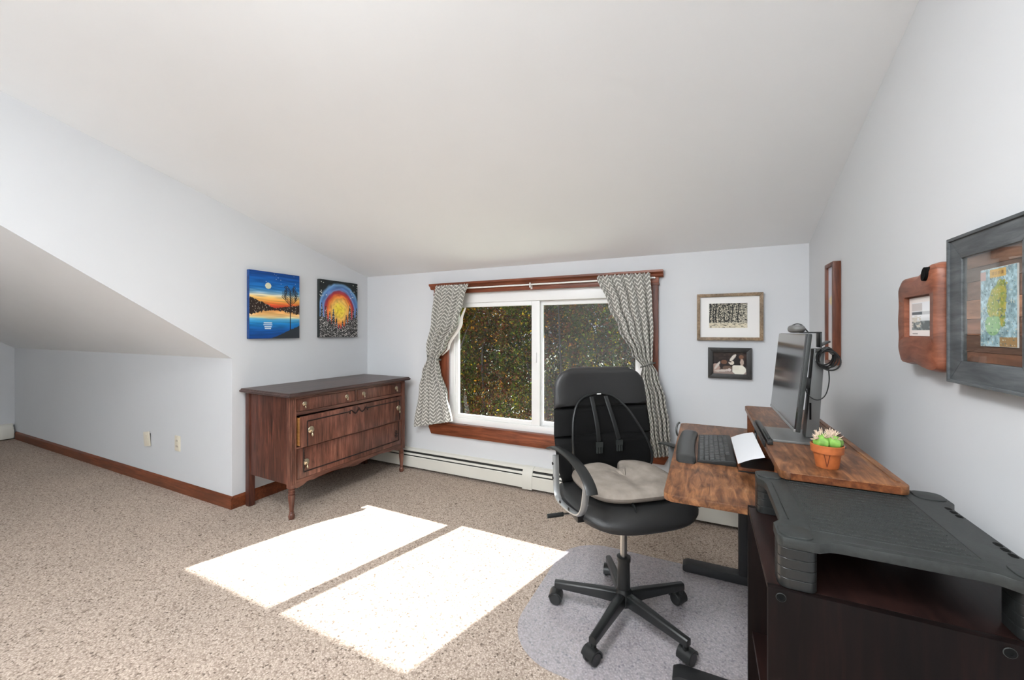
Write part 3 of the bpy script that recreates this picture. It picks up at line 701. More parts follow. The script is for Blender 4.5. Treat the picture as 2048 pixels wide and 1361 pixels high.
def swirl(U, V):
    n1 = vn(U * 14, V * 14, 11); n2 = vn(U * 80, V * 95, 12)
    r_ = np.hypot((U - 0.50) / 0.56, (V - 0.52) / 0.50) + 0.04 * (n1 - .5)
    img = grad(r_, [(0, (250, 222, 70)), (0.22, (250, 214, 84)), (0.34, (248, 200, 104)), (0.46, (240, 156, 70)), (0.56, (226, 110, 60)), (0.62, (186, 58, 66)), (0.68, (150, 70, 92)), (0.72, (120, 140, 190)), (0.82, (84, 124, 182)), (0.92, (120, 164, 208)), (0.98, (60, 78, 92)), (1.0, (36, 42, 42)), (1.5, (34, 38, 38))])
    img = img * (0.86 + 0.26 * vn(np.arctan2(V - .5, U - .5) * 3, r_ * 26, 13)[..., None])
    rg = random.Random(9)
    for k in range(22):
        sx, sy = rg.choice([rg.uniform(0, .2), rg.uniform(.8, 1)]), rg.random() * 0.3
        img = put(img, np.hypot(U - sx, (V - sy) * 1.25) < 0.010, (225, 225, 215))
    low = 0.74 + 0.10 * np.cos((U - 0.5) * 2 * math.pi) + 0.05 * (n1 - .5)
    forest = V > low
    for tx, ty, w_ in ((.05, .40, .07), (.15, .46, .08), (.25, .55, .08), (.34, .50, .08), (.42, .66, .07), (.50, .78, .06), (.58, .70, .06), (.68, .60, .07), (.78, .42, .09), (.88, .50, .08), (.97, .46, .08)):
        hgt = np.clip((V - ty) / (1.0 - ty + 1e-6), 0, 1)
        forest |= (np.abs(U - tx) < w_ * (0.15 + 1.0 * hgt) * (0.55 + 0.45 * np.abs(np.sin(V * 75)))) & (V > ty)
    img = put(img, forest, (48, 48, 48)); img = put(img, forest & (n2 > 0.62), (150, 148, 146)); img = put(img, forest & (n2 > 0.80), (216, 212, 206))
    return img
def canvas(name, y0, y1, z0, z1, func, edge, label):
    r_ = empty(name, (XL, (y0 + y1) / 2, z0), label=label, cat='painting')
    mk('stretched_canvas', bx(XL + 0.001, XL + 0.030, y0, y1, z0, z1), plain(name + '_edge', edge, 0.6, nz=0.3, nscale=30), r_, bevel=0.002)
    picture('painted_face', 150, 188, lambda u, v: (XL + 0.0308, y0 + 0.001 + (y1 - y0 - 0.002) * u, z1 - 0.001 - (z1 - z0 - 0.002) * v), func, r_)
canvas('canvas_painting', 1.730, 2.119, 1.171, 1.665, lake, L3(18, 62, 120), 'blue canvas painting of a moonlit lake at sunset')
canvas('canvas_painting', 2.302, 2.708, 1.174, 1.666, swirl, L3(36, 40, 40), 'canvas painting of a glowing ringed sun behind snowy pines')

def frame4(name, root, a0, a1, b0, b1, w_, P, mats, bevel=0.002):
    """four mitred bars; P(a, b, d) -> world; a across, b up, d out from the wall given as (d0, d1) in mats"""
    d0, d1, m_ = mats
    for q in ([(a0, b0), (a1, b0), (a1 - w_, b0 + w_), (a0 + w_, b0 + w_)], [(a0, b1), (a1, b1), (a1 - w_, b1 - w_), (a0 + w_, b1 - w_)],
              [(a0, b0), (a0, b1), (a0 + w_, b1 - w_), (a0 + w_, b0 + w_)], [(a1, b0), (a1, b1), (a1 - w_, b1 - w_), (a1 - w_, b0 + w_)]):
        v = [P(a, b, d0) for a, b in q] + [P(a, b, d1) for a, b in q]
        f = [(3, 2, 1, 0), (4, 5, 6, 7)] + [(i, (i + 1) % 4, (i + 1) % 4 + 4, i + 4) for i in range(4)]
        mk(name, (v, f), m_, root, bevel=bevel)
def forest_print(U, V):
    n = vn(U * 70, V * 52, 21); n2 = vn(U * 22, V * 60, 22)
    img = grad(V, [(0, (150, 146, 132)), (0.75, (168, 162, 146)), (1, (190, 180, 160))])
    dark = (n < 0.50) & (V < 0.76) & (U < 0.80 + 0.06 * np.sin(V * 20))
    img = put(img, dark, (44, 44, 42)); img = put(img, (n > 0.72) & (V < 0.8), (222, 214, 192))
    for x, w_ in ((.03, .018), (.12, .012), (.18, .016), (.30, .008), (.40, .008), (.52, .009), (.61, .012), (.77, .014)):
        img = put(img, (np.abs(U - x - 0.015 * np.sin(V * 7 + x * 9)) < w_) & (V < 0.80), (30, 30, 30))
    img = put(img, (U > 0.80) & (V < 0.78) & (n2 > 0.62), (58, 58, 54))
    img = put(img, (V > 0.80), (214, 204, 180)); img = put(img, (V > 0.80) & (n2 < 0.30), (70, 66, 58))
    return img
r_ = empty('picture_frame', (0.14, YB, 1.166), label='framed black and white forest print in white mat and ribbed tan frame', cat='picture')
Pb = lambda a, b, d: (a, YB - d, b)
frame4('frame_bar', r_, -0.043, 0.322, 1.167, 1.4615, 0.019, Pb, (0.001, 0.030, M['frame_bamboo']))
mk('mat_board', bx(-0.028, 0.307, YB - 0.014, YB - 0.002, 1.182, 1.447), M['white'], r_)
picture('print', 120, 90, lambda u, v: (0.028 + 0.211 * u, YB - 0.0145, 1.400 - 0.155 * v), forest_print, r_)
def dogs(U, V):
    img = grad(V, [(0, (56, 44, 38)), (0.6, (48, 38, 36)), (1, (120, 104, 100))]) * (0.7 + 0.6 * vn(U * 14, V * 14, 31)[..., None])
    def el(img, cx, cy, rx, ry, c, rot=0.0):
        a = R(rot); x = (U - cx) * math.cos(a) + (V - cy) * math.sin(a); y = -(U - cx) * math.sin(a) + (V - cy) * math.cos(a)
        return put(img, (x / rx) ** 2 + (y / ry) ** 2 < 1, c)
    img = put(img, (V > 0.86), (150, 132, 124))
    for e in ((.38, .52, .24, .24, (44, 36, 34), 20), (.10, .72, .12, .20, (176, 148, 136), 0), (.14, .62, .04, .20, (206, 196, 188), 25), (.34, .46, .09, .10, (112, 78, 60), 10), (.44, .72, .14, .10, (104, 84, 72), 0),
              (.30, .84, .26, .05, (198, 186, 176), -8), (.72, .36, .18, .26, (38, 32, 32), 0), (.60, .26, .05, .17, (212, 204, 194), 28), (.56, .48, .08, .09, (224, 212, 198), 0), (.53, .44, .035, .04, (70, 52, 46), 0), (.84, .22, .07, .09, (120, 86, 66), 0), (.86, .46, .05, .16, (180, 160, 146), 0),
              (.78, .80, .20, .22, (232, 228, 214), 0), (.68, .70, .10, .12, (226, 220, 206), 0), (.50, .80, .05, .07, (206, 192, 184), 0)):
        img = el(img, *e)
    return img
r_ = empty('picture_frame', (0.14, YB, 0.928), label='small black framed photo of two puppies below the forest print', cat='picture')
frame4('frame_bar', r_, 0.021, 0.262, 0.928, 1.121, 0.029, Pb, (0.001, 0.030, M['frame_black']))
picture('photo', 64, 50, lambda u, v: (0.047 + 0.189 * u, YB - 0.016, 1.095 - 0.141 * v), dogs, r_, 'print_gloss')

# right wall: P(a = y, b = z, d)
Pr = lambda a, b, d: (XR - d, a, b)
r_ = empty('picture_frame', (XR, 2.31, 1.069), label='tall narrow brown framed print behind the monitor', cat='picture')
frame4('frame_bar', r_, 2.249, 2.385, 1.069, 1.540, 0.018, Pr, (0.001, 0.031, M['frame_brown']))
def pale(U, V):
    img = grad(V, [(0, (206, 208, 222)), (0.5, (220, 216, 222)), (1, (232, 226, 220))])
    img = put(img, (np.hypot((U - .55) / .42, (V - .36) / .045) < 1), (240, 222, 176))
    return put(img, (np.hypot((U - .90) / .12, (V - .36) / .022) < 1), (190, 150, 70))
picture('print', 16, 60, lambda u, v: (XR - 0.020, 2.370 - 0.106 * u, 1.524 - 0.438 * v), pale, r_, 'print_gloss')

# carved wooden frame with the wavy outline
r_ = empty('carved_frame', (XR, 1.42, 1.13), label='thick carved reddish wood frame with wavy edges and a dark knot hole', cat='picture')
ol = [tuple(p[:2]) for p in spline([(a, b, 0) for a, b in [(1.315, 1.375), (1.335, 1.392), (1.372, 1.386), (1.42, 1.370), (1.47, 1.372), (1.512, 1.368), (1.528, 1.345), (1.524, 1.30), (1.530, 1.25), (1.524, 1.20), (1.530, 1.160), (1.520, 1.136), (1.49, 1.130), (1.44, 1.133), (1.39, 1.124), (1.345, 1.120), (1.318, 1.132), (1.313, 1.18), (1.314, 1.25), (1.313, 1.32)]], 4, True)]
oy0, oy1, oz0, oz1 = 1.347, 1.488, 1.205, 1.316
cyy, czz = 1.4175, 1.2605
inner = []
for (a, b) in ol:       # matching point on the opening's rectangle, by direction
    dx, dz = a - cyy, b - czz
    s = 1 / max(abs(dx) / ((oy1 - oy0) / 2), abs(dz) / ((oz1 - oz0) / 2))
    inner.append((cyy + dx * s, czz + dz * s))
n = len(ol)
def ring(pts, d): return [(XR - d, a, b) for a, b in pts]
mid = [(a * 0.72 + c * 0.28, b * 0.72 + e * 0.28) for (a, b), (c, e) in zip(ol, inner)]
out_ = [(cyy + (a - cyy) * 1.0, czz + (b - czz) * 1.0) for a, b in ol]
shr = [(cyy + (a - cyy) * 0.965, czz + (b - czz) * 0.965) for a, b in ol]
rings = [ring(out_, 0.002), ring(out_, 0.030), ring(shr, 0.044), ring(mid, 0.050), ring(inner, 0.047), ring(inner, 0.034)]
V = [p for rr in rings for p in rr]
F = [(k * n + i, k * n + (i + 1) % n, (k + 1) * n + (i + 1) % n, (k + 1) * n + i) for k in range(len(rings) - 1) for i in range(n)]
F.append(tuple(range(n))); 
mk('carved_body', (V, F), M['frame_carved'], r_, smooth=True, ang=50)
mk('back_board', bx(XR - 0.0365, XR - 0.010, oy0 - 0.006, oy1 + 0.006, oz0 - 0.006, oz1 + 0.006), M['frame_carved'], r_)
kn = [(XR - d, 1.357 + rr * 0.013 * math.cos(t), 1.366 + rr * 0.016 * math.sin(t) - 0.45 * rr * 0.014 * math.cos(t)) for d, rr in ((0.0440, 1.0), (0.0560, 0.97), (0.0555, 0.6)) for t in [2 * math.pi * k / 16 for k in range(16)]]
mk('knot_hole', (kn, [(k * 16 + i, k * 16 + (i + 1) % 16, (k + 1) * 16 + (i + 1) % 16, (k + 1) * 16 + i) for k in range(2) for i in range(16)] + [tuple(32 + i for i in range(16))]), M['darkhole'], r_)
def snapshot(U, V):
    img = np.ones(U.shape + (3,)) * np.array([232, 224, 220]) / 255
    inn = (U > .12) & (U < .97) & (V > .12) & (V < .86)
    sky = grad(V, [(0, (226, 228, 232)), (.5, (236, 238, 240)), (1, (120, 130, 134))])
    img = np.where(inn[..., None], sky, img)
    img = put(img, inn & (V > .36) & (V < .46) & (U > .5), (196, 198, 200)); img = put(img, inn & (V > .60), (92, 100, 102))
    img = put(img, inn & (V > .60) & (vn(U * 18, V * 18, 41) > .62), (134, 142, 142))
    img = put(img, inn & (U < .55) & (V > .15) & (V < .36), (196, 190, 188)); img = put(img, inn & (U < .55) & (V > .36) & (V < .46), (90, 98, 104))
    img = put(img, inn & (U < .50) & (V > .46) & (V < .78) & (vn(U * 8, V * 40, 42) > .5), (206, 200, 188))
    return put(img, (np.abs(V - .93) < .010) & (U > .14) & (U < .36), (110, 104, 104))
picture('photo', 40, 50, lambda u, v: (XR - 0.0372, oy1 - 0.004 - (oy1 - oy0 - 0.008) * u, oz1 - 0.004 - (oz1 - oz0 - 0.008) * v), snapshot, r_, 'print_gloss')

# large charcoal frame with a map mounted on planks
r_ = empty('map_frame', (XR, 1.157, 1.104), label='large charcoal wooden frame holding a small coloured map on brown planks', cat='picture')
BY0, BY1, BZ0, BZ1 = 1.012, 1.303, 1.104, 1.437
frame4('frame_bar', r_, BY0, BY1, BZ0, BZ1, 0.050, Pr, (0.001, 0.030, M['frame_grey']))
frame4('frame_lip', r_, BY0 - 0.002, BY1 + 0.002, BZ0 - 0.002, BZ1 + 0.002, 0.007, Pr, (0.001, 0.034, M['frame_grey']), 0.001)
pl = [1.154, 1.176, 1.212, 1.248, 1.290, 1.330, 1.360, 1.387]
pcol = [L3(150, 104, 82), L3(124, 92, 76), L3(162, 112, 86), L3(196, 144, 114), L3(146, 116, 102), L3(128, 112, 104), L3(156, 120, 100)]
for k in range(7):
    c0 = pcol[k]; mm = wood('plank_tone_%d' % k, tuple(x * .6 for x in c0[:3]) + (1,), c0, tuple(min(1, x * 1.4) for x in c0[:3]) + (1,), (60, 10, 90), 0.5)
    mk('plank', bx(XR - 0.020 - 0.0010 * (k % 2), XR - 0.002, BY0 + 0.046, BY1 - 0.046, pl[k] + 0.0005, pl[k + 1] - 0.0005), mm, r_)
def mapart(U, V):
    n = vn(U * 16, V * 24, 51); n2 = vn(U * 34, V * 46, 52)
    img = np.array([168, 196, 206]) / 255 + (n - .5)[..., None] * 0.30 + (n2 - .5)[..., None] * 0.18
    land = ((U - .52 - .06 * np.sin(V * 9)) / .26) ** 2 + ((V - .46) / .30) ** 2 < 1 + 0.5 * (n - .5)
    lc = grad(n * .6 + V * .4, [(0, (204, 176, 86)), (.35, (150, 168, 84)), (.55, (206, 188, 96)), (.75, (120, 158, 96)), (1, (196, 150, 70))])
    img = np.where(land[..., None], lc, img)
    low = (V > .62) & (((U - .36) / .22) ** 2 + ((V - .72) / .14) ** 2 < 1); img = put(img, low, (156, 196, 142))
    img = put(img, (V > .88) & (U > .55), (176, 140, 96)); img = put(img, n2 > .86, (96, 120, 128)); img = put(img, (n2 < .12), (232, 232, 214))
    img = put(img, (U > .28) & (U < .72) & (V > .02) & (V < .12), (224, 184, 110))
    tx = (U > .33) & (U < .67) & (V > .045) & (V < .085) & (np.sin(U * 150) > -0.1)
    img = put(img, tx, (140, 110, 84))
    img = put(img, (U < .16) & (V > .03) & (V < .14), (206, 176, 172))
    return img
mk('map_board', bx(XR - 0.0235, XR - 0.0212, 1.086, 1.197, 1.190, 1.350), M['white'], r_)
picture('map', 70, 96, lambda u, v: (XR - 0.0238, 1.1965 - 0.110 * u, 1.3495 - 0.159 * v), mapart, r_)
mk('glazing', bx(XR - 0.0270, XR - 0.0258, BY0 + 0.047, BY1 - 0.047, BZ0 + 0.047, BZ1 - 0.047), M['glass'], r_)

# ================================================================== dresser (own frame: x along its width, y towards the wall)
dr = empty('dresser', (-2.362, 1.655, 0), R(88), label='antique reddish brown wooden dresser with brass drop pulls', cat='dresser')
def dm(name, vf, mat, parent=None, **k): return mk(name, vf, mat, parent or dr, local=True, **k)
DW, DD = 1.11, 0.56
tp = []
for e, z in ((0.012, 0.797), (0.004, 0.800), (0.0, 0.806), (0.0, 0.811), (0.006, 0.816), (0.010, 0.823), (0.014, 0.825)):
    tp.append([(e, e, z), (DW - e, e, z), (DW - e, DD - e * .3, z), (e, DD - e * .3, z)])
V = [p for q in tp for p in q]
F = [(3, 2, 1, 0), tuple(4 * (len(tp) - 1) + i for i in range(4))] + [(4 * k + i, 4 * k + (i + 1) % 4, 4 * k + 4 + (i + 1) % 4, 4 * k + 4 + i) for k in range(len(tp) - 1) for i in range(4)]
dm('top', (V, F), M['dresser_top'])
X0, X1, Y0, Y1 = 0.032, DW - 0.032, 0.034, 0.540
ZB = 0.205
for xa, xb in ((X0 + 0.006, X0 + 0.022), (X1 - 0.022, X1 - 0.006)):
    dm('side_panel', bx(xa, xb, Y0 + 0.03, Y1 - 0.02, 0.225, 0.797), M['dresser'])
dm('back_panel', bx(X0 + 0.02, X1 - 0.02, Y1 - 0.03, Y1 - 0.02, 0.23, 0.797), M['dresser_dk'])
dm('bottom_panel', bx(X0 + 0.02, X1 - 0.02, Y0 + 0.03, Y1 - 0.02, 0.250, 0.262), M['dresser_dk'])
for xa in (X0, X1 - 0.042):       # reeded front posts
    post = [bx(xa, xa + 0.042, Y0 + 0.004, Y0 + 0.045, ZB, 0.797)]
    for q in range(3): post.append(tube([(xa + 0.010 + q * 0.011, Y0 + 0.004, ZB + 0.02), (xa + 0.010 + q * 0.011, Y0 + 0.004, 0.780)], 0.0045, 8))
    dm('front_post', join(*post), M['dresser_f'], bevel=0)
    lx, ly = xa + 0.021, Y0 + 0.024
    prof = [(0.010, 0.0), (0.017, 0.003), (0.019, 0.012), (0.020, 0.024), (0.017, 0.034), (0.012, 0.040), (0.016, 0.045), (0.012, 0.050), (0.014, 0.070), (0.018, 0.110), (0.0215, 0.145), (0.022, 0.158), (0.015, 0.163), (0.020, 0.168), (0.022, 0.174), (0.015, 0.180), (0.020, 0.186), (0.021, 0.192), (0.014, 0.198), (0.020, 0.204), (0.020, 0.207)]
    dm('turned_leg', lathe(prof, 20, (lx, ly, 0)), M['dresser_f'], smooth=True)
for xa in (X0 - 0.002, X1 - 0.038):
    dm('rear_leg', bx(xa, xa + 0.040, Y1 - 0.045, Y1, 0.0, 0.797), M['dresser'], bevel=0.002)
FX0, FX1 = X0 + 0.044, X1 - 0.044
# rails between the drawers
for z0, z1 in ((0.780, 0.797), (0.672, 0.694), (0.452, 0.464), (0.243, 0.250)):
    dm('rail', bx(FX0 - 0.003, FX1 + 0.003, Y0 + 0.006, Y0 + 0.05, z0, z1), M['dresser_h'])
dm('divider', bx(0.545, 0.565, Y0 + 0.006, Y0 + 0.05, 0.694, 0.780), M['dresser'])
# scalloped apron
apn = [(FX0 - 0.004, 0.245), (FX0 - 0.004, 0.196)]
sc = [(0.02, 0.198), (0.05, 0.204), (0.075, 0.218), (0.10, 0.221), (0.125, 0.214), (0.17, 0.222), (0.25, 0.228), (0.33, 0.224), (0.40, 0.216), (0.43, 0.212), (0.455, 0.205)]
L_ = FX1 - FX0
for a, z in sc: apn.append((FX0 + a, z))
for a, z in reversed(sc): apn.append((FX1 - a, z))
apn += [(FX1 + 0.004, 0.196), (FX1 + 0.004, 0.245)]
dm('apron', prism(apn, Y0 + 0.008, Y0 + 0.026, 'Y'), M['dresser_h'])
dm('inner_board', bx(FX0, FX1, Y0 + 0.06, Y0 + 0.07, 0.25, 0.79), M['dresser_dk'])  # dark sheet behind the drawer fronts, stands in for shade in the gaps
def pull(parent, x, z, y, big=1.0):
    s = big
    pt = dm('pull', xf(lathe([(0.0005, 0.010), (0.006, 0.009), (0.010, 0.005), (0.016, 0.004), (0.019, 0.002), (0.020, 0.0)], 18), Matrix.Translation((x, y, z)) @ Matrix.Rotation(R(90), 4, 'X') @ Matrix.Scale(s, 4)), M['brass'], parent, smooth=True)
    dm('drop', join(tube([(x, y - 0.011 * s, z - 0.003 * s), (x, y - 0.014 * s, z - 0.012 * s), (x, y - 0.012 * s, z - 0.020 * s)], 0.0022, 8), lathe([(0.001, -0.038 * s), (0.005 * s, -0.034 * s), (0.007 * s, -0.028 * s), (0.005 * s, -0.022 * s), (0.002, -0.017 * s)], 12, (x, y - 0.012 * s, z))), M['brass'], parent, smooth=True)
def drawer(x0, x1, z0, z1, pull_out, skew, pulls, big=1.0, name='drawer'):
    yA, yB = Y0 + 0.004 - pull_out - skew, Y0 + 0.004 - pull_out + skew      # front plane at the two ends
    fr_ = [(x0, yA), (x1, yB), (x1, yB + 0.020), (x0, yA + 0.020)]
    d = dm(name, prism(fr_, z0, z1, 'Z'), M['dresser_f'], bevel=0.002)
    yy = lambda x: yA + (yB - yA) * (x - x0) / (x1 - x0)
    dm('drawer_side', bx(x0 + 0.006, x0 + 0.018, yA + 0.018, yA + 0.25, z0 + 0.006, z1 - 0.012), M['rawwood'], d)
    dm('drawer_side', bx(x1 - 0.018, x1 - 0.006, yB + 0.018, yB + 0.25, z0 + 0.006, z1 - 0.012), M['rawwood'], d)
    for x, z in pulls: pull(d, x, z, yy(x) - 0.0005, big)
    return d, yy
g_ = 0.004
drawer(FX0 + g_, 0.545 - g_, 0.697, 0.778, 0.0, 0.0, [(0.132, 0.742), (0.470, 0.742)], 0.82)
drawer(0.565 + g_, FX1 - g_, 0.697, 0.778, 0.0, 0.0, [(0.627, 0.742), (0.975, 0.742)], 0.82)
d2, y2 = drawer(FX0 + g_, FX1 - g_, 0.467, 0.666, 0.026, 0.016, [(0.150, 0.570), (0.990, 0.570)], 1.15)
d3, y3 = drawer(FX0 + g_, FX1 - g_, 0.252, 0.450, 0.0, 0.0, [(0.142, 0.352)], 1.15)
mL, mR = FX0 + 0.046, FX1 - 0.032
def mold(parent, yy, x0, z0, x1, z1, r_=0.0042):
    dm('moulding', tube([(x0, yy(x0) - 0.001, z0), (x1, yy(x1) - 0.001, z1)], r_, 6), M['dresser_dk'], parent, smooth=True)
mold(d2, y2, mL, 0.467, mL, 0.632); mold(d2, y2, mR, 0.467, mR, 0.632); mold(d2, y2, mL, 0.632, 0.475, 0.632); mold(d2, y2, 0.635, 0.632, mR, 0.632)
mold(d3, y3, mL, 0.450, mL, 0.290); mold(d3, y3, mR, 0.450, mR, 0.290); mold(d3, y3, mL, 0.290, mR, 0.290)
for side, parent, yy, zz in ((mR - 0.004, d2, y2, 0.50), (mL + 0.004, d3, y3, 0.31), (mR - 0.004, d3, y3, 0.31)):
    bead = [lathe([(0.0005, -0.004), (0.004, -0.002), (0.004, 0.002), (0.0005, 0.004)], 6, (side, yy(side) - 0.002, zz + k * 0.011)) for k in range(12)]
    bo = dm('bead_trim', join(*bead), M['dresser_dk'], parent); bo['kind'] = 'stuff'
fest = []
for s in (-1, 1):
    a = [(0.555, 0.640), (0.555 + s * 0.012, 0.628), (0.555 + s * 0.030, 0.612), (0.555 + s * 0.048, 0.620), (0.555 + s * 0.070, 0.640), (0.555 + s * 0.082, 0.634), (0.555 + s * 0.084, 0.615)]
    fest.append(tube(spline([(x, y2(x) - 0.003, z) for x, z in a], 5), 0.0042, 6))
fest.append(lathe([(0.0005, -0.012), (0.008, -0.006), (0.009, 0.004), (0.0005, 0.014)], 8, (0.555, y2(0.555) - 0.002, 0.638)))
dm('carved_festoon', join(*fest), M['dresser_dk'], d2, smooth=True)
ros = []
for k in range(7):
    a = 2 * math.pi * k / 7; ros.append(lathe([(0.0005, -0.008), (0.006, -0.002), (0.005, 0.005), (0.0005, 0.009)], 7, (mR - 0.030 + 0.012 * math.cos(a), y3(1.0) - 0.002, 0.350 + 0.026 * math.sin(a))))
ros.append(lathe([(0.0005, -0.010), (0.009, -0.002), (0.008, 0.005), (0.0005, 0.010)], 8, (mR - 0.030, y3(1.0) - 0.003, 0.350)))
dm('carved_rosette', join(*ros), M['dresser_dk'], d3, smooth=True)

# ================================================================== chair mat
MT = 0.003
ma_ = tag(mk('chair_mat', prism(rrect(-0.712, 0.47, 1.345, 2.268, 0.235, 12), 0.0005, MT, 'Z'), M['matplastic']), 'clear plastic chair mat under the office chair', 'chair mat')

# ================================================================== office chair (own frame: x forward, y to its left)
ch = empty('office_chair', (-0.309, 1.732, MT), R(-50), label='black swivel office chair with padded back and five caster base', cat='chair')
def cm(name, vf, mat, parent=None, **k): return mk(name, vf, mat, parent or ch, local=True, **k)
a0 = 92.2
for k in range(5):
    a = R(a0 + 72 * k); rot = Matrix.Rotation(a, 4, 'Z')
    sec = []
    for x, hw, z0, z1 in ((0.020, 0.019, 0.068, 0.118), (0.10, 0.018, 0.072, 0.114), (0.20, 0.016, 0.072, 0.106), (0.298, 0.014, 0.072, 0.100)):
        sec.append([(x, -hw, z0), (x, hw, z0), (x, hw, z1 - 0.006), (x, hw * 0.55, z1), (x, -hw * 0.55, z1), (x, -hw, z1 - 0.006)])
    V = [p for s in sec for p in s]; F = [tuple(range(6))[::-1], tuple(18 + i for i in range(6))] + [(6 * q + i, 6 * q + (i + 1) % 6, 6 * q + 6 + (i + 1) % 6, 6 * q + 6 + i) for q in range(3) for i in range(6)]
    leg = cm('base_leg', xf((V, F), rot), M['bplastic'], bevel=0.002)
    # caster: swivelled about its stem
    sw = R((20, -35, 60, 110, -70)[k]); cst = Matrix.Translation((0.285 * math.cos(a), 0.285 * math.sin(a), 0)) @ Matrix.Rotation(sw, 4, 'Z')
    hood = []
    N = 14
    prof = [(0.031 * math.cos(R(q)), 0.027 + 0.031 * math.sin(R(q))) for q in np.linspace(-12, 168, N)]
    inn = [(0.026 * math.cos(R(q)), 0.027 + 0.026 * math.sin(R(q))) for q in np.linspace(168, -12, N)]
    c1_ = cm('caster', join(xf(prism(prof + inn, -0.026, 0.026, 'Y'), cst @ Matrix.Translation((-0.010, 0, 0))), xf(lathe([(0.010, 0.050), (0.010, 0.080)], 10), cst)), M['bplastic'], smooth=True)
    for s in (-1, 1):
        cm('wheel', xf(lathe([(0.010, -0.009), (0.022, -0.0095), (0.0262, -0.006), (0.0268, 0.0), (0.0262, 0.006), (0.022, 0.0095), (0.010, 0.009)], 20), cst @ Matrix.Translation((-0.010, s * 0.015, 0.0268)) @ Matrix.Rotation(R(90), 4, 'X')), M['bplastic'], c1_, smooth=True)
cm('hub', lathe([(0.020, 0.055), (0.034, 0.062), (0.036, 0.110), (0.030, 0.125), (0.028, 0.130)], 20), M['bplastic'], smooth=True)
cm('column_cover', lathe([(0.027, 0.125), (0.025, 0.245), (0.029, 0.247), (0.029, 0.262), (0.024, 0.264)], 20), M['bplastic'], smooth=True)
cm('gas_cylinder', lathe([(0.0140, 0.255), (0.0140, 0.460)], 18), M['steel'], smooth=True)
cm('tilt_mechanism', join(bx(-0.10, 0.10, -0.06, 0.06, 0.435, 0.472), bx(-0.13, 0.14, -0.085, 0.085, 0.466, 0.476)), M['bmetal'], bevel=0.006)
cm('tension_knob', lathe([(0.020, 0.395), (0.024, 0.398), (0.024, 0.432), (0.012, 0.436)], 16, (0.045, 0.06, 0.0)), M['bplastic'], smooth=True)
lv = cm('lever', tube([(-0.02, -0.06, 0.455), (-0.04, -0.20, 0.452), (-0.05, -0.285, 0.448)], 0.0045, 8), M['steel'], smooth=True)
cm('lever_grip', tube([(-0.046, -0.255, 0.450), (-0.052, -0.325, 0.446)], 0.0095, 10, r2=0.006), M['bplastic'], lv, smooth=True)
def puff(a, b, z_top, z_bot, ex=2.6, NR=12, NT=56, notch=None, topf=None, c=(0, 0)):
    """cushion: superellipse outline (a forward, b sideways); top and bottom sheets"""
    V, F = [], []
    for side in (0, 1):
        for i in range(NR + 1):
            r_ = i / NR; rr = 1 - (1 - r_) ** 1.6
            for k in range(NT):
                t = 2 * math.pi * k / NT; ct, st = math.cos(t), math.sin(t)
                R_ = (abs(ct) ** ex + abs(st) ** ex) ** (-1 / ex)
                if notch: R_ *= notch(t)
                x, y = c[0] + a * R_ * ct * rr, c[1] + b * R_ * st * rr
                pz = (1 - rr ** 5) ** 0.5 if rr < 1 else 0
                zm = (z_top + z_bot) / 2
                z = zm + (z_top - zm) * pz if side == 0 else zm - (zm - z_bot) * pz
                if topf: z += topf(x - c[0], y - c[1], side, rr)
                V.append((x, y, z))
    B = (NR + 1) * NT
    for side in (0, 1):
        for i in range(NR):
            for k in range(NT):
                l = (k + 1) % NT; q = (side * B + i * NT + k, side * B + i * NT + l, side * B + (i + 1) * NT + l, side * B + (i + 1) * NT + k)
                F.append(q if side == 0 else q[::-1])
    for k in range(NT):                       # stitch the rim
        l = (k + 1) % NT; F.append((NR * NT + k, NR * NT + l, B + NR * NT + l, B + NR * NT + k))
    return V, F
cm('seat', puff(0.245, 0.268, 0.552, 0.474, 3.0, topf=lambda x, y, s, r_: -0.55 * max(0, x - 0.10) ** 2 - (0.10 * max(0, x - 0.12) if s == 1 else 0.0) + 0.15 * max(0, abs(y) - 0.15) ** 2), M['leather'], smooth=True, ang=75)
# backrest in three upholstered panels
def bhw(z):
    if z < 0.945: w_ = lerp_tab([(0.53, 0.212), (0.60, 0.236), (0.75, 0.247), (0.945, 0.236)], z)
    else: w_ = 0.236 - 0.10 + math.sqrt(max(0, 0.10 ** 2 - (z - 0.945) ** 2))
    return w_
def bxc(z, u): return -0.185 - 0.135 * (z - 0.54) - 0.03 * (z - .78) ** 2 - 0.0 + 0.030 * u * u
def back_panel(z0, z1, front, nv=14, nu=22):
    V, F = [], []
    for side in (0, 1):
        for j in range(nv + 1):
            v = j / nv; z = z0 + (z1 - z0) * v
            for i in range(nu + 1):
                u = -1 + 2 * i / nu; uu = math.copysign(1 - (1 - abs(u)) ** 1.5, u)
                e = max(0.0, 1 - abs(uu) ** 6) ** 0.5 * max(0.0, 1 - abs(2 * v - 1) ** 14) ** 0.5
                t = (front * e) if side == 0 else -0.030 * max(0.0, 1 - abs(uu) ** 8) ** 0.5
                V.append((bxc(z, uu) + t, bhw(z) * uu, z))
    n_ = nu + 1; B = n_ * (nv + 1)
    for side in (0, 1):
        for j in range(nv):
            for i in range(nu):
                q = (side * B + j * n_ + i, side * B + j * n_ + i + 1, side * B + (j + 1) * n_ + i + 1, side * B + (j + 1) * n_ + i)
                F.append(q if side == 0 else q[::-1])
    for i in range(nu):
        F.append((i, i + 1, B + i + 1, B + i)); t0 = nv * n_; F.append((t0 + i, t0 + i + 1, B + t0 + i + 1, B + t0 + i))
    return V, F
cm('backrest_panel', back_panel(0.862, 1.0445, 0.030), M['leather'], smooth=True, ang=60)['label'] = 'smooth leather top of the backrest'
cm('backrest_panel', back_panel(0.735, 0.861, 0.032), M['meshfab'], smooth=True, ang=60)
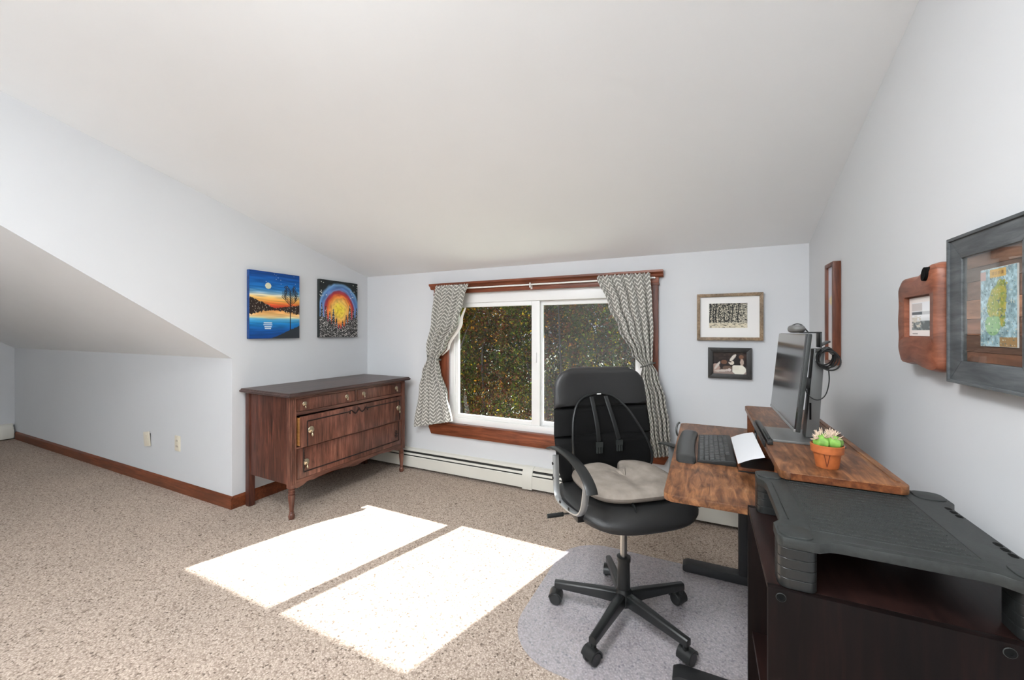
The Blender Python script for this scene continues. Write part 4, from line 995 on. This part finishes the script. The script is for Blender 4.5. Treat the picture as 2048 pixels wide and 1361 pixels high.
cm('backrest_panel', back_panel(0.535, 0.734, 0.034), M['meshfab'], smooth=True, ang=60)
cm('back_bracket', join(bx(-0.235, -0.222, -0.04, 0.04, 0.47, 0.70), bx(-0.235, -0.06, -0.04, 0.04, 0.462, 0.474)), M['bmetal'], bevel=0.003)
for s in (-1, 1):                           # loop armrests
    yy = s * 0.281
    fr_pts = [(0.235, 0.702), (0.232, 0.660), (0.215, 0.600), (0.180, 0.563), (0.120, 0.545), (0.050, 0.535), (-0.010, 0.532), (-0.045, 0.542), (-0.060, 0.570), (-0.064, 0.620), (-0.066, 0.665), (-0.070, 0.706)]
    arm = cm('arm_frame', tube(spline([(x, yy, z - 0.012) for x, z in fr_pts], 4), 0.0065, 8, r2=0.014, up=(0.01, 0, 1) if False else None), M['silver'], smooth=True)
    dzp = 0.033 if s < 0 else 0.0
    pad_pts = [(-0.135, 0.688), (-0.08, 0.697), (0.0, 0.701), (0.08, 0.702), (0.16, 0.700), (0.22, 0.692), (0.265, 0.676), (0.283, 0.656)]
    sp_ = spline([(x, yy, z + dzp * max(0, 1 - ((x - 0.05) / 0.26) ** 2)) for x, z in pad_pts], 4)
    cm('armrest', tube(sp_, 0.0070, 12, r2=0.022, up=(0.0, 0.0, 1.0)), M['bplastic'], arm, smooth=True)
    for x, z in ((0.02, 0.533), (0.11, 0.543), (-0.063, 0.60), (-0.066, 0.66)):
        cm('screw', xf(lathe([(0.006, 0), (0.006, 0.003), (0.003, 0.004)], 10), Matrix.Translation((x, yy + s * 0.0135, z)) @ Matrix.Rotation(R(-90 * s), 4, 'X')), M['bmetal'], arm)
    cm('arm_mount', bx(-0.03, 0.14, min(s * 0.24, s * 0.272), max(s * 0.24, s * 0.272), 0.500, 0.528), M['bmetal'], arm, bevel=0.004)

def cw(p):                                   # chair frame -> world
    a = R(-50); return (-0.309 + p[0] * math.cos(a) - p[1] * math.sin(a), 1.732 + p[0] * math.sin(a) + p[1] * math.cos(a), MT + p[2])
# seat cushion with the cut-out at the back
cu = empty('seat_cushion', cw((0, 0, 0.55)), R(-50), label='grey velour seat cushion with a cut-out, lying on the office chair', cat='cushion')
def nt_(t):
    d = abs((t - math.pi + math.pi) % (2 * math.pi) - math.pi)
    return 1 - 0.62 * math.exp(-(d / 0.24) ** 4)
def cu_top(x, y, s, r_):
    if s == 1: return 0.0
    return -0.020 * math.exp(-((y) / 0.045) ** 2) * (1 if x > -0.02 else 0.4) * (1 - r_ ** 4) - 0.014 * (math.exp(-((y - .10) / .06) ** 2) + math.exp(-((y + .10) / .06) ** 2)) * max(0, (x + 0.02) / 0.2) * (1 - r_ ** 3) + 0.010 * math.exp(-((x + .12) / .08) ** 2) * (1 - r_ ** 4)
mk('cushion_body', puff(0.185, 0.212, 0.070, -0.004, 3.2, NR=14, NT=96, notch=nt_, topf=cu_top, c=(-0.005, 0.01)), M['velour'], cu, smooth=True, local=True, ang=75)
mk('strap', tube(spline([(0.16, -0.06, 0.01), (0.185, -0.06, 0.004), (0.19, -0.06, -0.02), (0.17, -0.06, -0.03)], 4), 0.002, 6, r2=0.008, up=(0, 1, 0)), M['bplastic'], cu, local=True)
# lumbar support: bent wire rim, net, two straps with buckles
lu = empty('lumbar_support', cw((-0.17, 0, 0.60)), R(-50), label='black mesh lumbar support with two hanging buckle straps, leaning on the chair back', cat='lumbar support')
lo_ = Vector((-0.17, 0, 0.60))
def lp(y, z, f=0.0):
    u = max(-1, min(1, y / 0.25)); bul = 0.030 * max(0, math.sin(math.pi * (z - 0.55) / 0.40)) ** 1.0
    return (bxc(z, u) + 0.036 + bul + f - lo_.x, y, z - lo_.z)
rim = [(-0.168, 0.590), (-0.174, 0.66), (-0.176, 0.75), (-0.165, 0.83), (-0.130, 0.893), (-0.07, 0.922), (0.0, 0.926), (0.06, 0.908), (0.115, 0.855), (0.165, 0.77), (0.205, 0.69), (0.218, 0.63), (0.205, 0.588), (0.15, 0.575), (0.0, 0.572), (-0.12, 0.574)]
rs = spline([(y, z, 0) for y, z, in rim], 5, True)
mk('rim', tube([lp(p[0], p[1]) for p in rs], 0.0058, 8, closed=True), M['bplastic'], lu, smooth=True, local=True)
cen = (0.01, 0.74); N = len(rs)
netV = [lp(cen[0] + (p[0] - cen[0]) * q, cen[1] + (p[1] - cen[1]) * q, 0.004 * (1 - q)) for q in (0.08, 0.3, 0.5, 0.7, 0.86, 1.0) for p in rs]
netF = [(k * N + i, k * N + (i + 1) % N, (k + 1) * N + (i + 1) % N, (k + 1) * N + i) for k in range(5) for i in range(N)] + [tuple(range(N))]
mk('net', (netV, netF), M['lumbarmesh'], lu, smooth=True, local=True)
for ya, yb, zb in ((-0.062, -0.048, 0.718), (0.012, 0.052, 0.722)):
    pts = [lp(ya + (yb - ya) * t ** 1.3, 0.915 + (zb - 0.915) * t, 0.009 + 0.006 * math.sin(math.pi * t)) for t in np.linspace(0, 1, 10)]
    st = mk('strap', tube(pts, 0.0016, 6, r2=0.0105, up=(1, 0, 0)), M['bplastic'], lu, local=True)
    p = lp(yb, zb - 0.022, 0.013)
    bk = mk('buckle', join(bx(p[0] - 0.004, p[0] + 0.005, p[1] - 0.016, p[1] + 0.016, p[2] - 0.002, p[2] + 0.020), bx(p[0] - 0.003, p[0] + 0.004, p[1] - 0.014, p[1] - 0.008, p[2] - 0.030, p[2]),
                           bx(p[0] - 0.003, p[0] + 0.004, p[1] - 0.003, p[1] + 0.003, p[2] - 0.030, p[2]), bx(p[0] - 0.003, p[0] + 0.004, p[1] + 0.008, p[1] + 0.014, p[2] - 0.030, p[2])), M['gplastic'], lu, local=True)
p = lp(-0.020, 0.926); mk('tag', bx(p[0] + 0.004, p[0] + 0.0072, p[1] - 0.010, p[1] + 0.010, p[2] - 0.003, p[2] + 0.002), M['white'], lu, local=True)

# ================================================================== desk
DX0, DX1, DY0, DY1, DZ = -0.112, 0.492, 1.274, 2.312, 0.735
dk = empty('desk', ((DX0 + DX1) / 2, (DY0 + DY1) / 2, MT), label='standing desk with rustic brown top and black steel legs', cat='desk')
mk('tabletop', prism(rrect(DX0, DX1, DY0, DY1, 0.030, 6), DZ - 0.022, DZ, 'Z'), M['rustic'], dk, bevel=0.0025)
for y in (1.500, 2.232):
    mk('foot', prism([(DX0 + 0.012, MT + 0.006), (DX0 + 0.020, MT), (DX1 + 0.005, MT), (DX1 + 0.013, MT + 0.006), (DX1 + 0.013, MT + 0.030), (DX1 - 0.01, MT + 0.042), (DX0 + 0.035, MT + 0.042), (DX0 + 0.012, MT + 0.030)], y - 0.031, y + 0.031, 'Y'), M['bmetal'], dk, bevel=0.004)
    mk('leg_post', join(bx(0.150, 0.236, y - 0.030, y + 0.030, MT + 0.036, 0.42), bx(0.155, 0.231, y - 0.025, y + 0.025, 0.42, 0.690)), M['bmetal'], dk, bevel=0.003)
    mk('top_bracket', bx(DX0 + 0.06, DX1 - 0.04, y - 0.022, y + 0.022, 0.686, 0.713), M['bmetal'], dk, bevel=0.002)
mk('crossbeam', bx(0.165, 0.220, 1.53, 2.20, 0.640, 0.690), M['bmetal'], dk, bevel=0.003)
mk('control_panel', bx(DX0 + 0.01, DX0 + 0.07, 2.19, 2.30, 0.692, 0.712), M['bplastic'], dk, bevel=0.004)
# cable clipped at the far end of the desk
tag(mk('cable_loop', tube(spline([(DX0 - 0.004, 2.28, 0.742), (DX0 - 0.016, 2.275, 0.730), (DX0 - 0.020, 2.26, 0.700), (DX0 - 0.010, 2.24, 0.680), (DX0 + 0.02, 2.24, 0.690)], 6), 0.005, 7), M['bplastic'], smooth=True), 'short black cable poking out at the far edge of the desk', 'cable')

# desk-top riser shelf
RX0, RX1, RY0, RY1, RZ = 0.176, 0.431, 1.222, 2.238, 0.862
rz_ = empty('desk_riser', ((RX0 + RX1) / 2, (RY0 + RY1) / 2, DZ), label='long rustic brown riser shelf standing on the desk along the wall', cat='desk riser')
mk('shelf_board', prism(rrect(RX0, RX1, RY0, RY1, 0.022, 6), RZ - 0.020, RZ, 'Z'), M['rustic'], rz_, bevel=0.002)
mk('shelf_end_band', prism([(RX0 + 0.022, RY0 - 0.0012), (RX1 - 0.022, RY0 - 0.0012), (RX1 - 0.022, RY0 + 0.001), (RX0 + 0.022, RY0 + 0.001)], RZ - 0.018, RZ - 0.002, 'Z'), M['rustic_e'], rz_)
for y in (1.375, 1.80, 2.195): mk('upright', bx(RX0 + 0.008, RX1 - 0.006, y - 0.008, y + 0.008, DZ, RZ - 0.020), M['rustic_e'], rz_, bevel=0.001)
mk('back_strip', bx(RX1 - 0.012, RX1 - 0.006, 1.375, 2.195, DZ + 0.03, RZ - 0.020), M['rustic_e'], rz_)
mk('raised_lip', bx(RX1 - 0.020, RX1 - 0.012, RY0 + 0.03, RY1 - 0.03, RZ, RZ + 0.0022), M['rustic'], rz_)
# pulled-out tray of the riser
ty = empty('desk_tray', (0.16, 1.57, DZ), label='low brown tray with black inside pulled out from under the riser', cat='tray')
tx0, tx1, ty0, ty1 = 0.106, 0.300, 1.585, 1.780
mk('tray_floor', bx(tx0, tx1, ty0, ty1, DZ + 0.0005, DZ + 0.005), M['bplastic'], ty)
for b_ in (bx(tx0, tx1, ty0, ty0 + 0.009, DZ + 0.005, DZ + 0.016), bx(tx0, tx1, ty1 - 0.009, ty1, DZ + 0.005, DZ + 0.016), bx(tx0, tx0 + 0.009, ty0 + 0.009, ty1 - 0.009, DZ + 0.005, DZ + 0.016)):
    mk('tray_wall', b_, M['rustic_e'], ty, bevel=0.001)
# paper propped on the tray and the keyboard's far edge
def sheet(u, v):
    A, B_, C_, D_ = (Vector((0.1035, 1.970, 0.761)), Vector((0.172, 1.821, 0.825)), Vector((0.172, 1.470, 0.825)), Vector((0.1035, 1.560, 0.769)))
    p = A * (1 - u) * (1 - v) + B_ * u * (1 - v) + C_ * u * v + D_ * (1 - u) * v
    return (p.x, p.y, p.z + 0.004 * math.sin(math.pi * u))
sv = grid(sheet, 10, 10)
pv = sv[0] + [(x, y, z + 0.0006) for x, y, z in sv[0]]; pn = len(sv[0])
pf_ = [q[::-1] for q in sv[1]] + [tuple(i + pn for i in q) for q in sv[1]]
per = list(range(11)) + [j * 11 + 10 for j in range(1, 11)] + [110 + i for i in range(9, -1, -1)] + [j * 11 for j in range(9, 0, -1)]
pf_ += [(per[i], per[(i + 1) % 40], per[(i + 1) % 40] + pn, per[i] + pn) for i in range(40)]
tag(mk('paper_sheet', (pv, pf_), M['paper'], smooth=True), 'glossy white sheet propped behind the keyboard on the tray', 'paper')
# slim black dock along the riser's front edge
dq = empty('desk_dock', (0.195, 1.66, RZ), label='slim black bar dock lying along the front edge of the riser', cat='dock')
mk('dock_body', bx(0.180, 0.196, 1.490, 1.830, RZ, RZ + 0.012), M['bplastic'], dq, bevel=0.003)
mk('dock_ridge', bx(0.185, 0.191, 1.52, 1.65, RZ + 0.012, RZ + 0.018), M['gplastic'], dq, bevel=0.002)
mk('dock_clip', bx(0.171, 0.1755, 1.495, 1.825, RZ - 0.010, RZ + 0.010), M['bplastic'], dq, bevel=0.002)
# cable bundle under the riser
cb = [(0.215 + 0.012 * math.cos(t * 2.2), 2.02 + 0.045 * math.cos(t), DZ + 0.036 + 0.030 * math.sin(t)) for t in np.linspace(0, 6 * math.pi, 70)]
tag(mk('cable_bundle', tube(cb, 0.0045, 6), M['bplastic'], smooth=True), 'tangled black cable under the far end of the riser', 'cable')

# keyboard
kx0, kx1, ky0, ky1 = -0.024, 0.102, 1.632, 2.040
kb = empty('keyboard', ((kx0 + kx1) / 2, (ky0 + ky1) / 2, DZ), label='black computer keyboard on the desk', cat='keyboard')
kprof = [(kx0, 0.0), (kx1, 0.0), (kx1 + 0.002, 0.018), (kx1 - 0.010, 0.020), (kx0 + 0.004, 0.010), (kx0, 0.007)]
mk('case', prism([(x, DZ + z) for x, z in kprof], ky0, ky1, 'Y'), M['kbd'], kb, bevel=0.002)
k_src = None
rows = [15, 14, 14, 13, 12, 8]
for r_i, cnt in enumerate(rows):
    x = kx1 - 0.022 - r_i * 0.0178; z = DZ + 0.0165 - r_i * 0.00165
    span = (ky1 - ky0 - 0.095)
    for c in range(cnt):
        wk = span / cnt; yk = ky1 - 0.010 - wk * (c + 0.5)
        if k_src is None:
            k_src = mk('key', join(([(-.5, -.5, 0), (.5, -.5, 0), (.5, .5, 0), (-.5, .5, 0), (-.42, -.42, 1), (.42, -.42, 1), (.42, .42, 1), (-.42, .42, 1)], [(0, 1, 5, 4), (1, 2, 6, 5), (2, 3, 7, 6), (3, 0, 4, 7), (4, 5, 6, 7), (3, 2, 1, 0)])), M['key'], kb, local=True)
            ko = k_src
        else:
            ko = share('key', k_src, kb, (0, 0, 0))
        o_ = OFF[kb.name]
        ko.location = (x - o_.x, yk - o_.y, z - o_.z); ko.scale = (0.0155, wk - 0.0028, 0.0045); ko.rotation_euler = (0, R(-5.2), 0)
    if r_i > 0:                              # number pad block at the near end
        for c in range(4):
            ko = share('key', k_src, kb, (0, 0, 0)); o_ = OFF[kb.name]
            ko.location = (x - o_.x, ky0 + 0.011 + 0.0195 * c - o_.y + 0.001, z - o_.z); ko.scale = (0.0155, 0.0165, 0.0045); ko.rotation_euler = (0, R(-5.2), 0)
# wrist rest
wr = []
NS = 30
for i in range(NS + 1):
    t = i / NS; y = 1.604 + (2.088 - 1.604) * t
    e = min(1, math.sin(math.pi * min(1, max(0.0, t))) * 6) ** 0.5 if 0 < t < 1 else 0.02
    cxm = -0.060 - 0.010 * math.sin(math.pi * t)
    hw = 0.035 * (0.75 + 0.25 * e); hh = 0.022 * (0.35 + 0.65 * e)
    wr.append([(cxm + hw * math.cos(a) * abs(math.cos(a)) ** -0.25 if abs(math.cos(a)) > 1e-3 else cxm, y, DZ + max(0.0, hh * abs(math.sin(a)) ** 0.7)) for a in np.linspace(0, math.pi, 13)])
V = [p for s in wr for p in s]; nn = 13
F = [(i * nn + k, i * nn + k + 1, (i + 1) * nn + k + 1, (i + 1) * nn + k) for i in range(NS) for k in range(nn - 1)] + [(i * nn, i * nn + nn - 1, (i + 1) * nn + nn - 1, (i + 1) * nn) for i in range(NS)]
F += [tuple(range(nn)), tuple(NS * nn + k for k in range(nn))]
tag(mk('wrist_rest', (V, F), M['gel'], smooth=True), 'padded black gel wrist rest in front of the keyboard', 'wrist rest')

# monitor
mo = empty('monitor', (0.31, 1.66, RZ), label='thin desktop monitor with grey stand on the riser shelf', cat='monitor')
BT, TP = (0.250, 0.910), (0.280, 1.215)
nx, nz__ = (TP[1] - BT[1]), -(TP[0] - BT[0]); ln = math.hypot(nx, nz__); nx, nz__ = nx / ln, nz__ / ln   # normal pointing to the wall side
def mp(s, d, y):                             # s up the panel 0..1, d depth behind the glass
    return (BT[0] + (TP[0] - BT[0]) * s + nx * d, y, BT[1] + (TP[1] - BT[1]) * s + nz__ * d)
def mbox(s0, s1, d0, d1, y0, y1):
    v = [mp(s, d, y) for s in (s0, s1) for y in (y0, y1) for d in (d0, d1)]
    return v, [(0, 2, 3, 1), (4, 5, 7, 6), (0, 1, 5, 4), (2, 6, 7, 3), (0, 4, 6, 2), (1, 3, 7, 5)]
my0, my1 = 1.491, 1.978
mk('back_shell', mbox(0.0, 1.0, 0.004, 0.017, my0, my1), M['gplastic'], mo, bevel=0.003)
mk('rear_bulge', mbox(0.12, 0.82, 0.017, 0.030, my0 + 0.09, my1 - 0.09), M['bplastic'], mo, bevel=0.006)
mk('display', mbox(0.028, 0.994, 0.0, 0.004, my0 + 0.003, my1 - 0.003), M['screen'], mo)
mk('chin', mbox(0.0, 0.028, -0.0015, 0.004, my0, my1), M['silver'], mo, bevel=0.001)
mk('stand_base', prism(rrect(0.198, 0.392, 1.540, 1.738, 0.006, 3), RZ, RZ + 0.008, 'Z'), M['stand_grey'], mo, bevel=0.0015)
col_ = [(0.302, 1.615, RZ + 0.008), (0.338, 1.615, RZ + 0.008), (0.338, 1.668, RZ + 0.008), (0.302, 1.668, RZ + 0.008)]
colt = [(0.326, 1.618, 1.165), (0.356, 1.618, 1.165), (0.356, 1.664, 1.165), (0.326, 1.664, 1.165)]
mk('stand_column', (col_ + colt, [(3, 2, 1, 0), (4, 5, 6, 7)] + [(i, (i + 1) % 4, (i + 1) % 4 + 4, i + 4) for i in range(4)]), M['stand_grey'], mo, bevel=0.004)
mk('tilt_mount', join(bx(0.290, 0.322, 1.622, 1.660, 1.030, 1.066), mbox(0.34, 0.58, 0.028, 0.036, 1.60, 1.69)), M['bplastic'], mo, bevel=0.003)
mk('column_slot', bx(0.313, 0.318, 1.6125, 1.6165, 0.930, 0.985), M['darkhole'], mo)
mk('cable_label', bx(0.328, 0.342, 1.6135, 1.6175, 1.125, 1.150), M['white'], mo)
# webcam with cloth cover, clipped on top of the monitor
wc = empty('webcam', (0.29, 1.60, 1.216), label='small grey webcam clipped on top of the monitor', cat='webcam')
mk('webcam_body', puff(0.022, 0.050, 1.242, 1.217, 2.4, 8, 28, c=(0.272, 1.585)), M['grey_clip'], wc, smooth=True)
mk('webcam_cord', tube(spline([(0.254, 1.58, 1.236), (0.270, 1.58, 1.246), (0.284, 1.575, 1.243), (0.296, 1.57, 1.226), (0.304, 1.575, 1.216)], 5), 0.0022, 6), M['bplastic'], wc, smooth=True)
mk('webcam_clip', join(bx(0.284, 0.334, 1.555, 1.610, 1.216, 1.220), bx(0.330, 0.334, 1.555, 1.610, 1.170, 1.220), xf(bx(-0.002, 0.026, -0.022, 0.022, -0.006, -0.001), Matrix.Translation((0.332, 1.58, 1.180)) @ Matrix.Rotation(R(-30), 4, 'Y'))), M['bplastic'], wc, bevel=0.001)
# coiled cable hanging on the monitor's stand
cc = empty('coiled_cable', (0.35, 1.60, 1.10), label='coil of black cable hanging on the monitor stand', cat='cable')
co = []
for q in range(6):
    a_, b_ = 0.021 + 0.003 * (q % 3), 0.027 + 0.003 * ((q * 2) % 4)
    ti = R(-28 + 9 * q)
    lp_ = []
    for k in range(30):
        t = 2 * math.pi * k / 30; xx, zz = a_ * math.cos(t), b_ * math.sin(t)
        lp_.append((0.349 + xx * math.cos(ti) - zz * math.sin(ti) + 0.0015 * q, 1.594 + 0.010 * math.sin(t + q) - 0.003 * q, 1.140 + xx * math.sin(ti) + zz * math.cos(ti) - 0.002 * q))
    co.append(tube(lp_, 0.0023, 6, closed=True))
mk('coil', join(*co), M['bplastic'], cc, smooth=True)
mk('cable_wrap', tube([(0.330, 1.60, 1.158), (0.352, 1.588, 1.168), (0.370, 1.59, 1.150)], 0.0055, 8, r2=0.009), M['grey_clip'], cc, smooth=True)
mk('hanging_loop', tube(spline([(0.360, 1.60, 1.105), (0.362, 1.60, 1.06), (0.352, 1.60, 1.015), (0.330, 1.60, 0.998), (0.305, 1.60, 1.015), (0.298, 1.60, 1.05)], 6), 0.0017, 6), M['bplastic'], cc, smooth=True)

# potted cactus
pc = (0.293, 1.314)
po = empty('potted_cactus', (pc[0], pc[1], RZ), label='small green cactus in an orange terracotta pot on the riser', cat='potted plant')
pot = mk('pot', lathe([(0.0235, 0.0), (0.0250, 0.003), (0.0305, 0.040), (0.0352, 0.0405), (0.0368, 0.060), (0.0345, 0.061), (0.0325, 0.056), (0.028, 0.048), (0.002, 0.048)], 32, (pc[0], pc[1], RZ)), M['terracotta'], po, smooth=True, ang=50)
for s in (-1, 1):
    d_ = Vector((-0.22, -0.975, 0)).normalized(); t_ = Vector((0.975, -0.22, 0))
    A = Vector((pc[0], pc[1], RZ)) + d_ * 0.0298 + t_ * (s * 0.006); A.z = RZ + 0.039
    B_ = Vector((pc[0], pc[1], RZ)) + d_ * 0.0258; B_.z = RZ + 0.006
    mk('painted_mark', tube([A, B_], 0.0010, 5), M['terra_dk'], pot)
mk('soil', lathe([(0.001, 0.049), (0.029, 0.049), (0.029, 0.050), (0.001, 0.052)], 20, (pc[0], pc[1], RZ)), M['soil'], po)
rgc = random.Random(5)
for cx, cy, rr_, hh in ((-0.012, -0.006, 0.0185, 0.034), (0.013, -0.003, 0.0195, 0.036), (0.002, 0.014, 0.017, 0.036)):
    V, F = [], []
    NT, NRr = 24, 10
    for i in range(NRr + 1):
        ph_ = math.pi * i / NRr
        for k in range(NT):
            t = 2 * math.pi * k / NT; q = rr_ * math.sin(ph_) * (1 + 0.10 * math.cos(6 * t)) + 1e-4
            V.append((pc[0] + cx + q * math.cos(t), pc[1] + cy + q * math.sin(t), RZ + 0.046 + hh / 2 + 0.004 - hh / 2 * math.cos(ph_)))
    F = [(i * NT + k, i * NT + (k + 1) % NT, (i + 1) * NT + (k + 1) % NT, (i + 1) * NT + k) for i in range(NRr) for k in range(NT)]
    lobe = mk('cactus_lobe', (V, F), M['cactus'], po, smooth=True)
    for k in range(9):
        th, ph_ = rgc.uniform(0, 6.28), rgc.uniform(0.1, 1.35)
        dd = Vector((math.sin(ph_) * math.cos(th), math.sin(ph_) * math.sin(th), math.cos(ph_)))
        base = Vector((pc[0] + cx + dd.x * rr_, pc[1] + cy + dd.y * rr_, RZ + 0.050 + hh / 2 + dd.z * hh / 2))
        spk = []
        for q in range(6):
            e = (dd + Vector((rgc.uniform(-1, 1), rgc.uniform(-1, 1), rgc.uniform(-.6, 1))) * 0.75).normalized()
            spk.append(tube([base, base + e * rgc.uniform(0.010, 0.018)], [0.0013, 0.0005], 5))
        mk('spine_tuft', join(*spk), M['spine'], lobe)

# ================================================================== dark cabinet with the printer stand on it
KX0, KX1, KY0, KY1, KZ = 0.107, 0.548, 0.876, 1.268, 0.745
cb_ = empty('cabinet', ((KX0 + KX1) / 2, (KY0 + KY1) / 2, 0), label='dark espresso open cabinet standing beside the desk', cat='cabinet')
mk('cabinet_top', bx(KX0 + 0.001, KX1, KY0 + 0.0162, KY1 - 0.0162, KZ - 0.016, KZ), M['espresso_top'], cb_, bevel=0.0015)
mk('side_panel', bx(KX0, KX1, KY0, KY0 + 0.016, 0.0, KZ), M['espresso'], cb_, bevel=0.0015)
mk('side_panel', bx(KX0, KX1, KY1 - 0.016, KY1, 0.0, KZ), M['espresso'], cb_, bevel=0.0015)
mk('back_panel', bx(KX1 - 0.008, KX1 - 0.002, KY0 + 0.017, KY1 - 0.017, 0.03, KZ - 0.017), M['espresso'], cb_)
mk('shelf', bx(KX0 + 0.010, KX1 - 0.009, KY0 + 0.0165, KY1 - 0.0165, 0.395, 0.411), M['espresso_top'], cb_, bevel=0.001)
mk('shelf', bx(KX0 + 0.004, KX1 - 0.009, KY0 + 0.0165, KY1 - 0.0165, 0.060, 0.076), M['espresso_top'], cb_, bevel=0.001)
for x, z in ((0.127, 0.731), (0.419, 0.731)):
    mk('cam_lock', xf(lathe([(0.0035, -0.0003), (0.0035, 0.0012), (0.0072, 0.0014), (0.0075, 0.0), ], 18), Matrix.Translation((x, KY0 - 0.0006, z)) @ Matrix.Rotation(R(90), 4, 'X')), M['darkhole'], cb_)
    mk('cam_ring', tube([(x + 0.0075 * math.cos(t), KY0 - 0.0010, z + 0.0075 * math.sin(t)) for t in [2 * math.pi * k / 20 for k in range(20)]], 0.0008, 6, closed=True), M['gplastic'], cb_, smooth=True)

st_ = empty('printer_stand', (0.30, 1.08, KZ), label='black plastic stand with ribbed top on the dark cabinet', cat='stand')
SX0, SX1, SY0, SY1, SZ = 0.124, 0.498, 0.884, 1.281, 0.840
cs, ins = 0.062, 0.016
def edge_curve(a, b, n_in, depth, N=14):
    """points from corner a to corner b with the middle drawn in by depth along n_in"""
    out = []
    for i in range(1, N):
        t = i / N; s = min(1, max(0, (0.5 - abs(t - 0.5)) / 0.10)); s = s * s * (3 - 2 * s)
        out.append((a[0] + (b[0] - a[0]) * t + n_in[0] * depth * s, a[1] + (b[1] - a[1]) * t + n_in[1] * depth * s))
    return out
crn = rrect(SX0, SX1, SY0, SY1, 0.016, 4)
q0, q1, q2, q3 = crn[0:5], crn[5:10], crn[10:15], crn[15:20]
def inset_run(p, q, n_in):
    d = Vector((q[0] - p[0], q[1] - p[1])); L__ = d.length; d /= L__
    a = (p[0] + d.x * cs * .75, p[1] + d.y * cs * .75); b = (q[0] - d.x * cs * .75, q[1] - d.y * cs * .75)
    return [a] + edge_curve(a, b, n_in, ins) + [b]
outl = q0 + inset_run(q0[-1], q1[0], (0, -1)) + q1 + inset_run(q1[-1], q2[0], (1, 0)) + q2 + inset_run(q2[-1], q3[0], (0, 1)) + q3 + inset_run(q3[-1], q0[0], (-1, 0))
mk('deck', prism(outl, SZ - 0.020, SZ - 0.001, 'Z'), M['gplastic'], st_, bevel=0.0025)
for sx, sy in ((0, 0), (0, 1), (1, 0), (1, 1)):
    xa = SX0 if sx == 0 else SX1 - cs; ya = SY0 if sy == 0 else SY1 - cs
    lg = mk('leg', prism(rrect(xa + 0.003, xa + cs - 0.003, ya + 0.003, ya + cs - 0.003, 0.016, 5), KZ, SZ - 0.020, 'Z'), M['bplastic'], st_)
    for k in range(4):
        z0 = KZ + 0.0005 + k * 0.0186
        mk('leg_ring', prism(rrect(xa + 0.0005, xa + cs - 0.0005, ya + 0.0005, ya + cs - 0.0005, 0.017, 6), z0, z0 + 0.0179, 'Z'), M['bplastic'], lg, bevel=0.0006, seg=1)
    mk('corner_pad', prism(rrect(xa + 0.004, xa + cs - 0.004, ya + 0.004, ya + cs - 0.004, 0.018, 6), SZ - 0.002, SZ + 0.0012, 'Z'), M['gplastic'], st_, bevel=0.001)
# raised border line and rows of small grip ribs
frame_poly = [(SX0 + 0.062, SY0 + 0.055), (SX1 - 0.080, SY0 + 0.055), (SX1 - 0.080, SY1 - 0.045), (SX0 + 0.062, SY1 - 0.045)]
mk('border_line', tube([(x, y, SZ - 0.001) for x, y in frame_poly], 0.0012, 6, closed=True), M['gplastic'], st_)
rsrc = None; nr = 16
for k in range(nr):
    y = SY0 + 0.066 + (SY1 - SY0 - 0.125) * k / (nr - 1)
    if rsrc is None:
        nb = 56; L0 = SX1 - SX0 - 0.158
        rb = join(*[lathe([(0.0020, 0.0), (0.0018, 0.0010), (0.0006, 0.0018)], 6, (L0 * (q + .5) / nb, 0, 0)) for q in range(nb)])
        rsrc = mk('grip_rib', rb, M['gplastic'], st_, local=True); ro = rsrc; rsrc['kind'] = 'stuff'
    else:
        ro = share('grip_rib', rsrc, st_, (0, 0, 0)); ro['kind'] = 'stuff'
    o_ = OFF[st_.name]; ro.location = (SX0 + 0.070 - o_.x, y - o_.y, SZ - 0.0012 - o_.z)
# finger slots along the wall side and shallow edge grooves
for y in (1.00, 1.16):
    for dy in (-0.020, 0.0, 0.020):
        mk('vent_slot', prism(rrect(SX1 - 0.030, SX1 - 0.020, y + dy - 0.008, y + dy + 0.008, 0.0045, 4), SZ - 0.0012, SZ - 0.0006, 'Z'), M['darkhole'], st_)
mk('edge_groove', tube([(SX0 + 0.030, SY0 + 0.09, SZ - 0.001), (SX0 + 0.030, SY1 - 0.09, SZ - 0.001)], 0.0012, 6), M['bplastic'], st_)
mk('edge_groove', tube([(SX0 + 0.09, SY0 + 0.028, SZ - 0.001), (SX1 - 0.09, SY0 + 0.028, SZ - 0.001)], 0.0012, 6), M['bplastic'], st_)
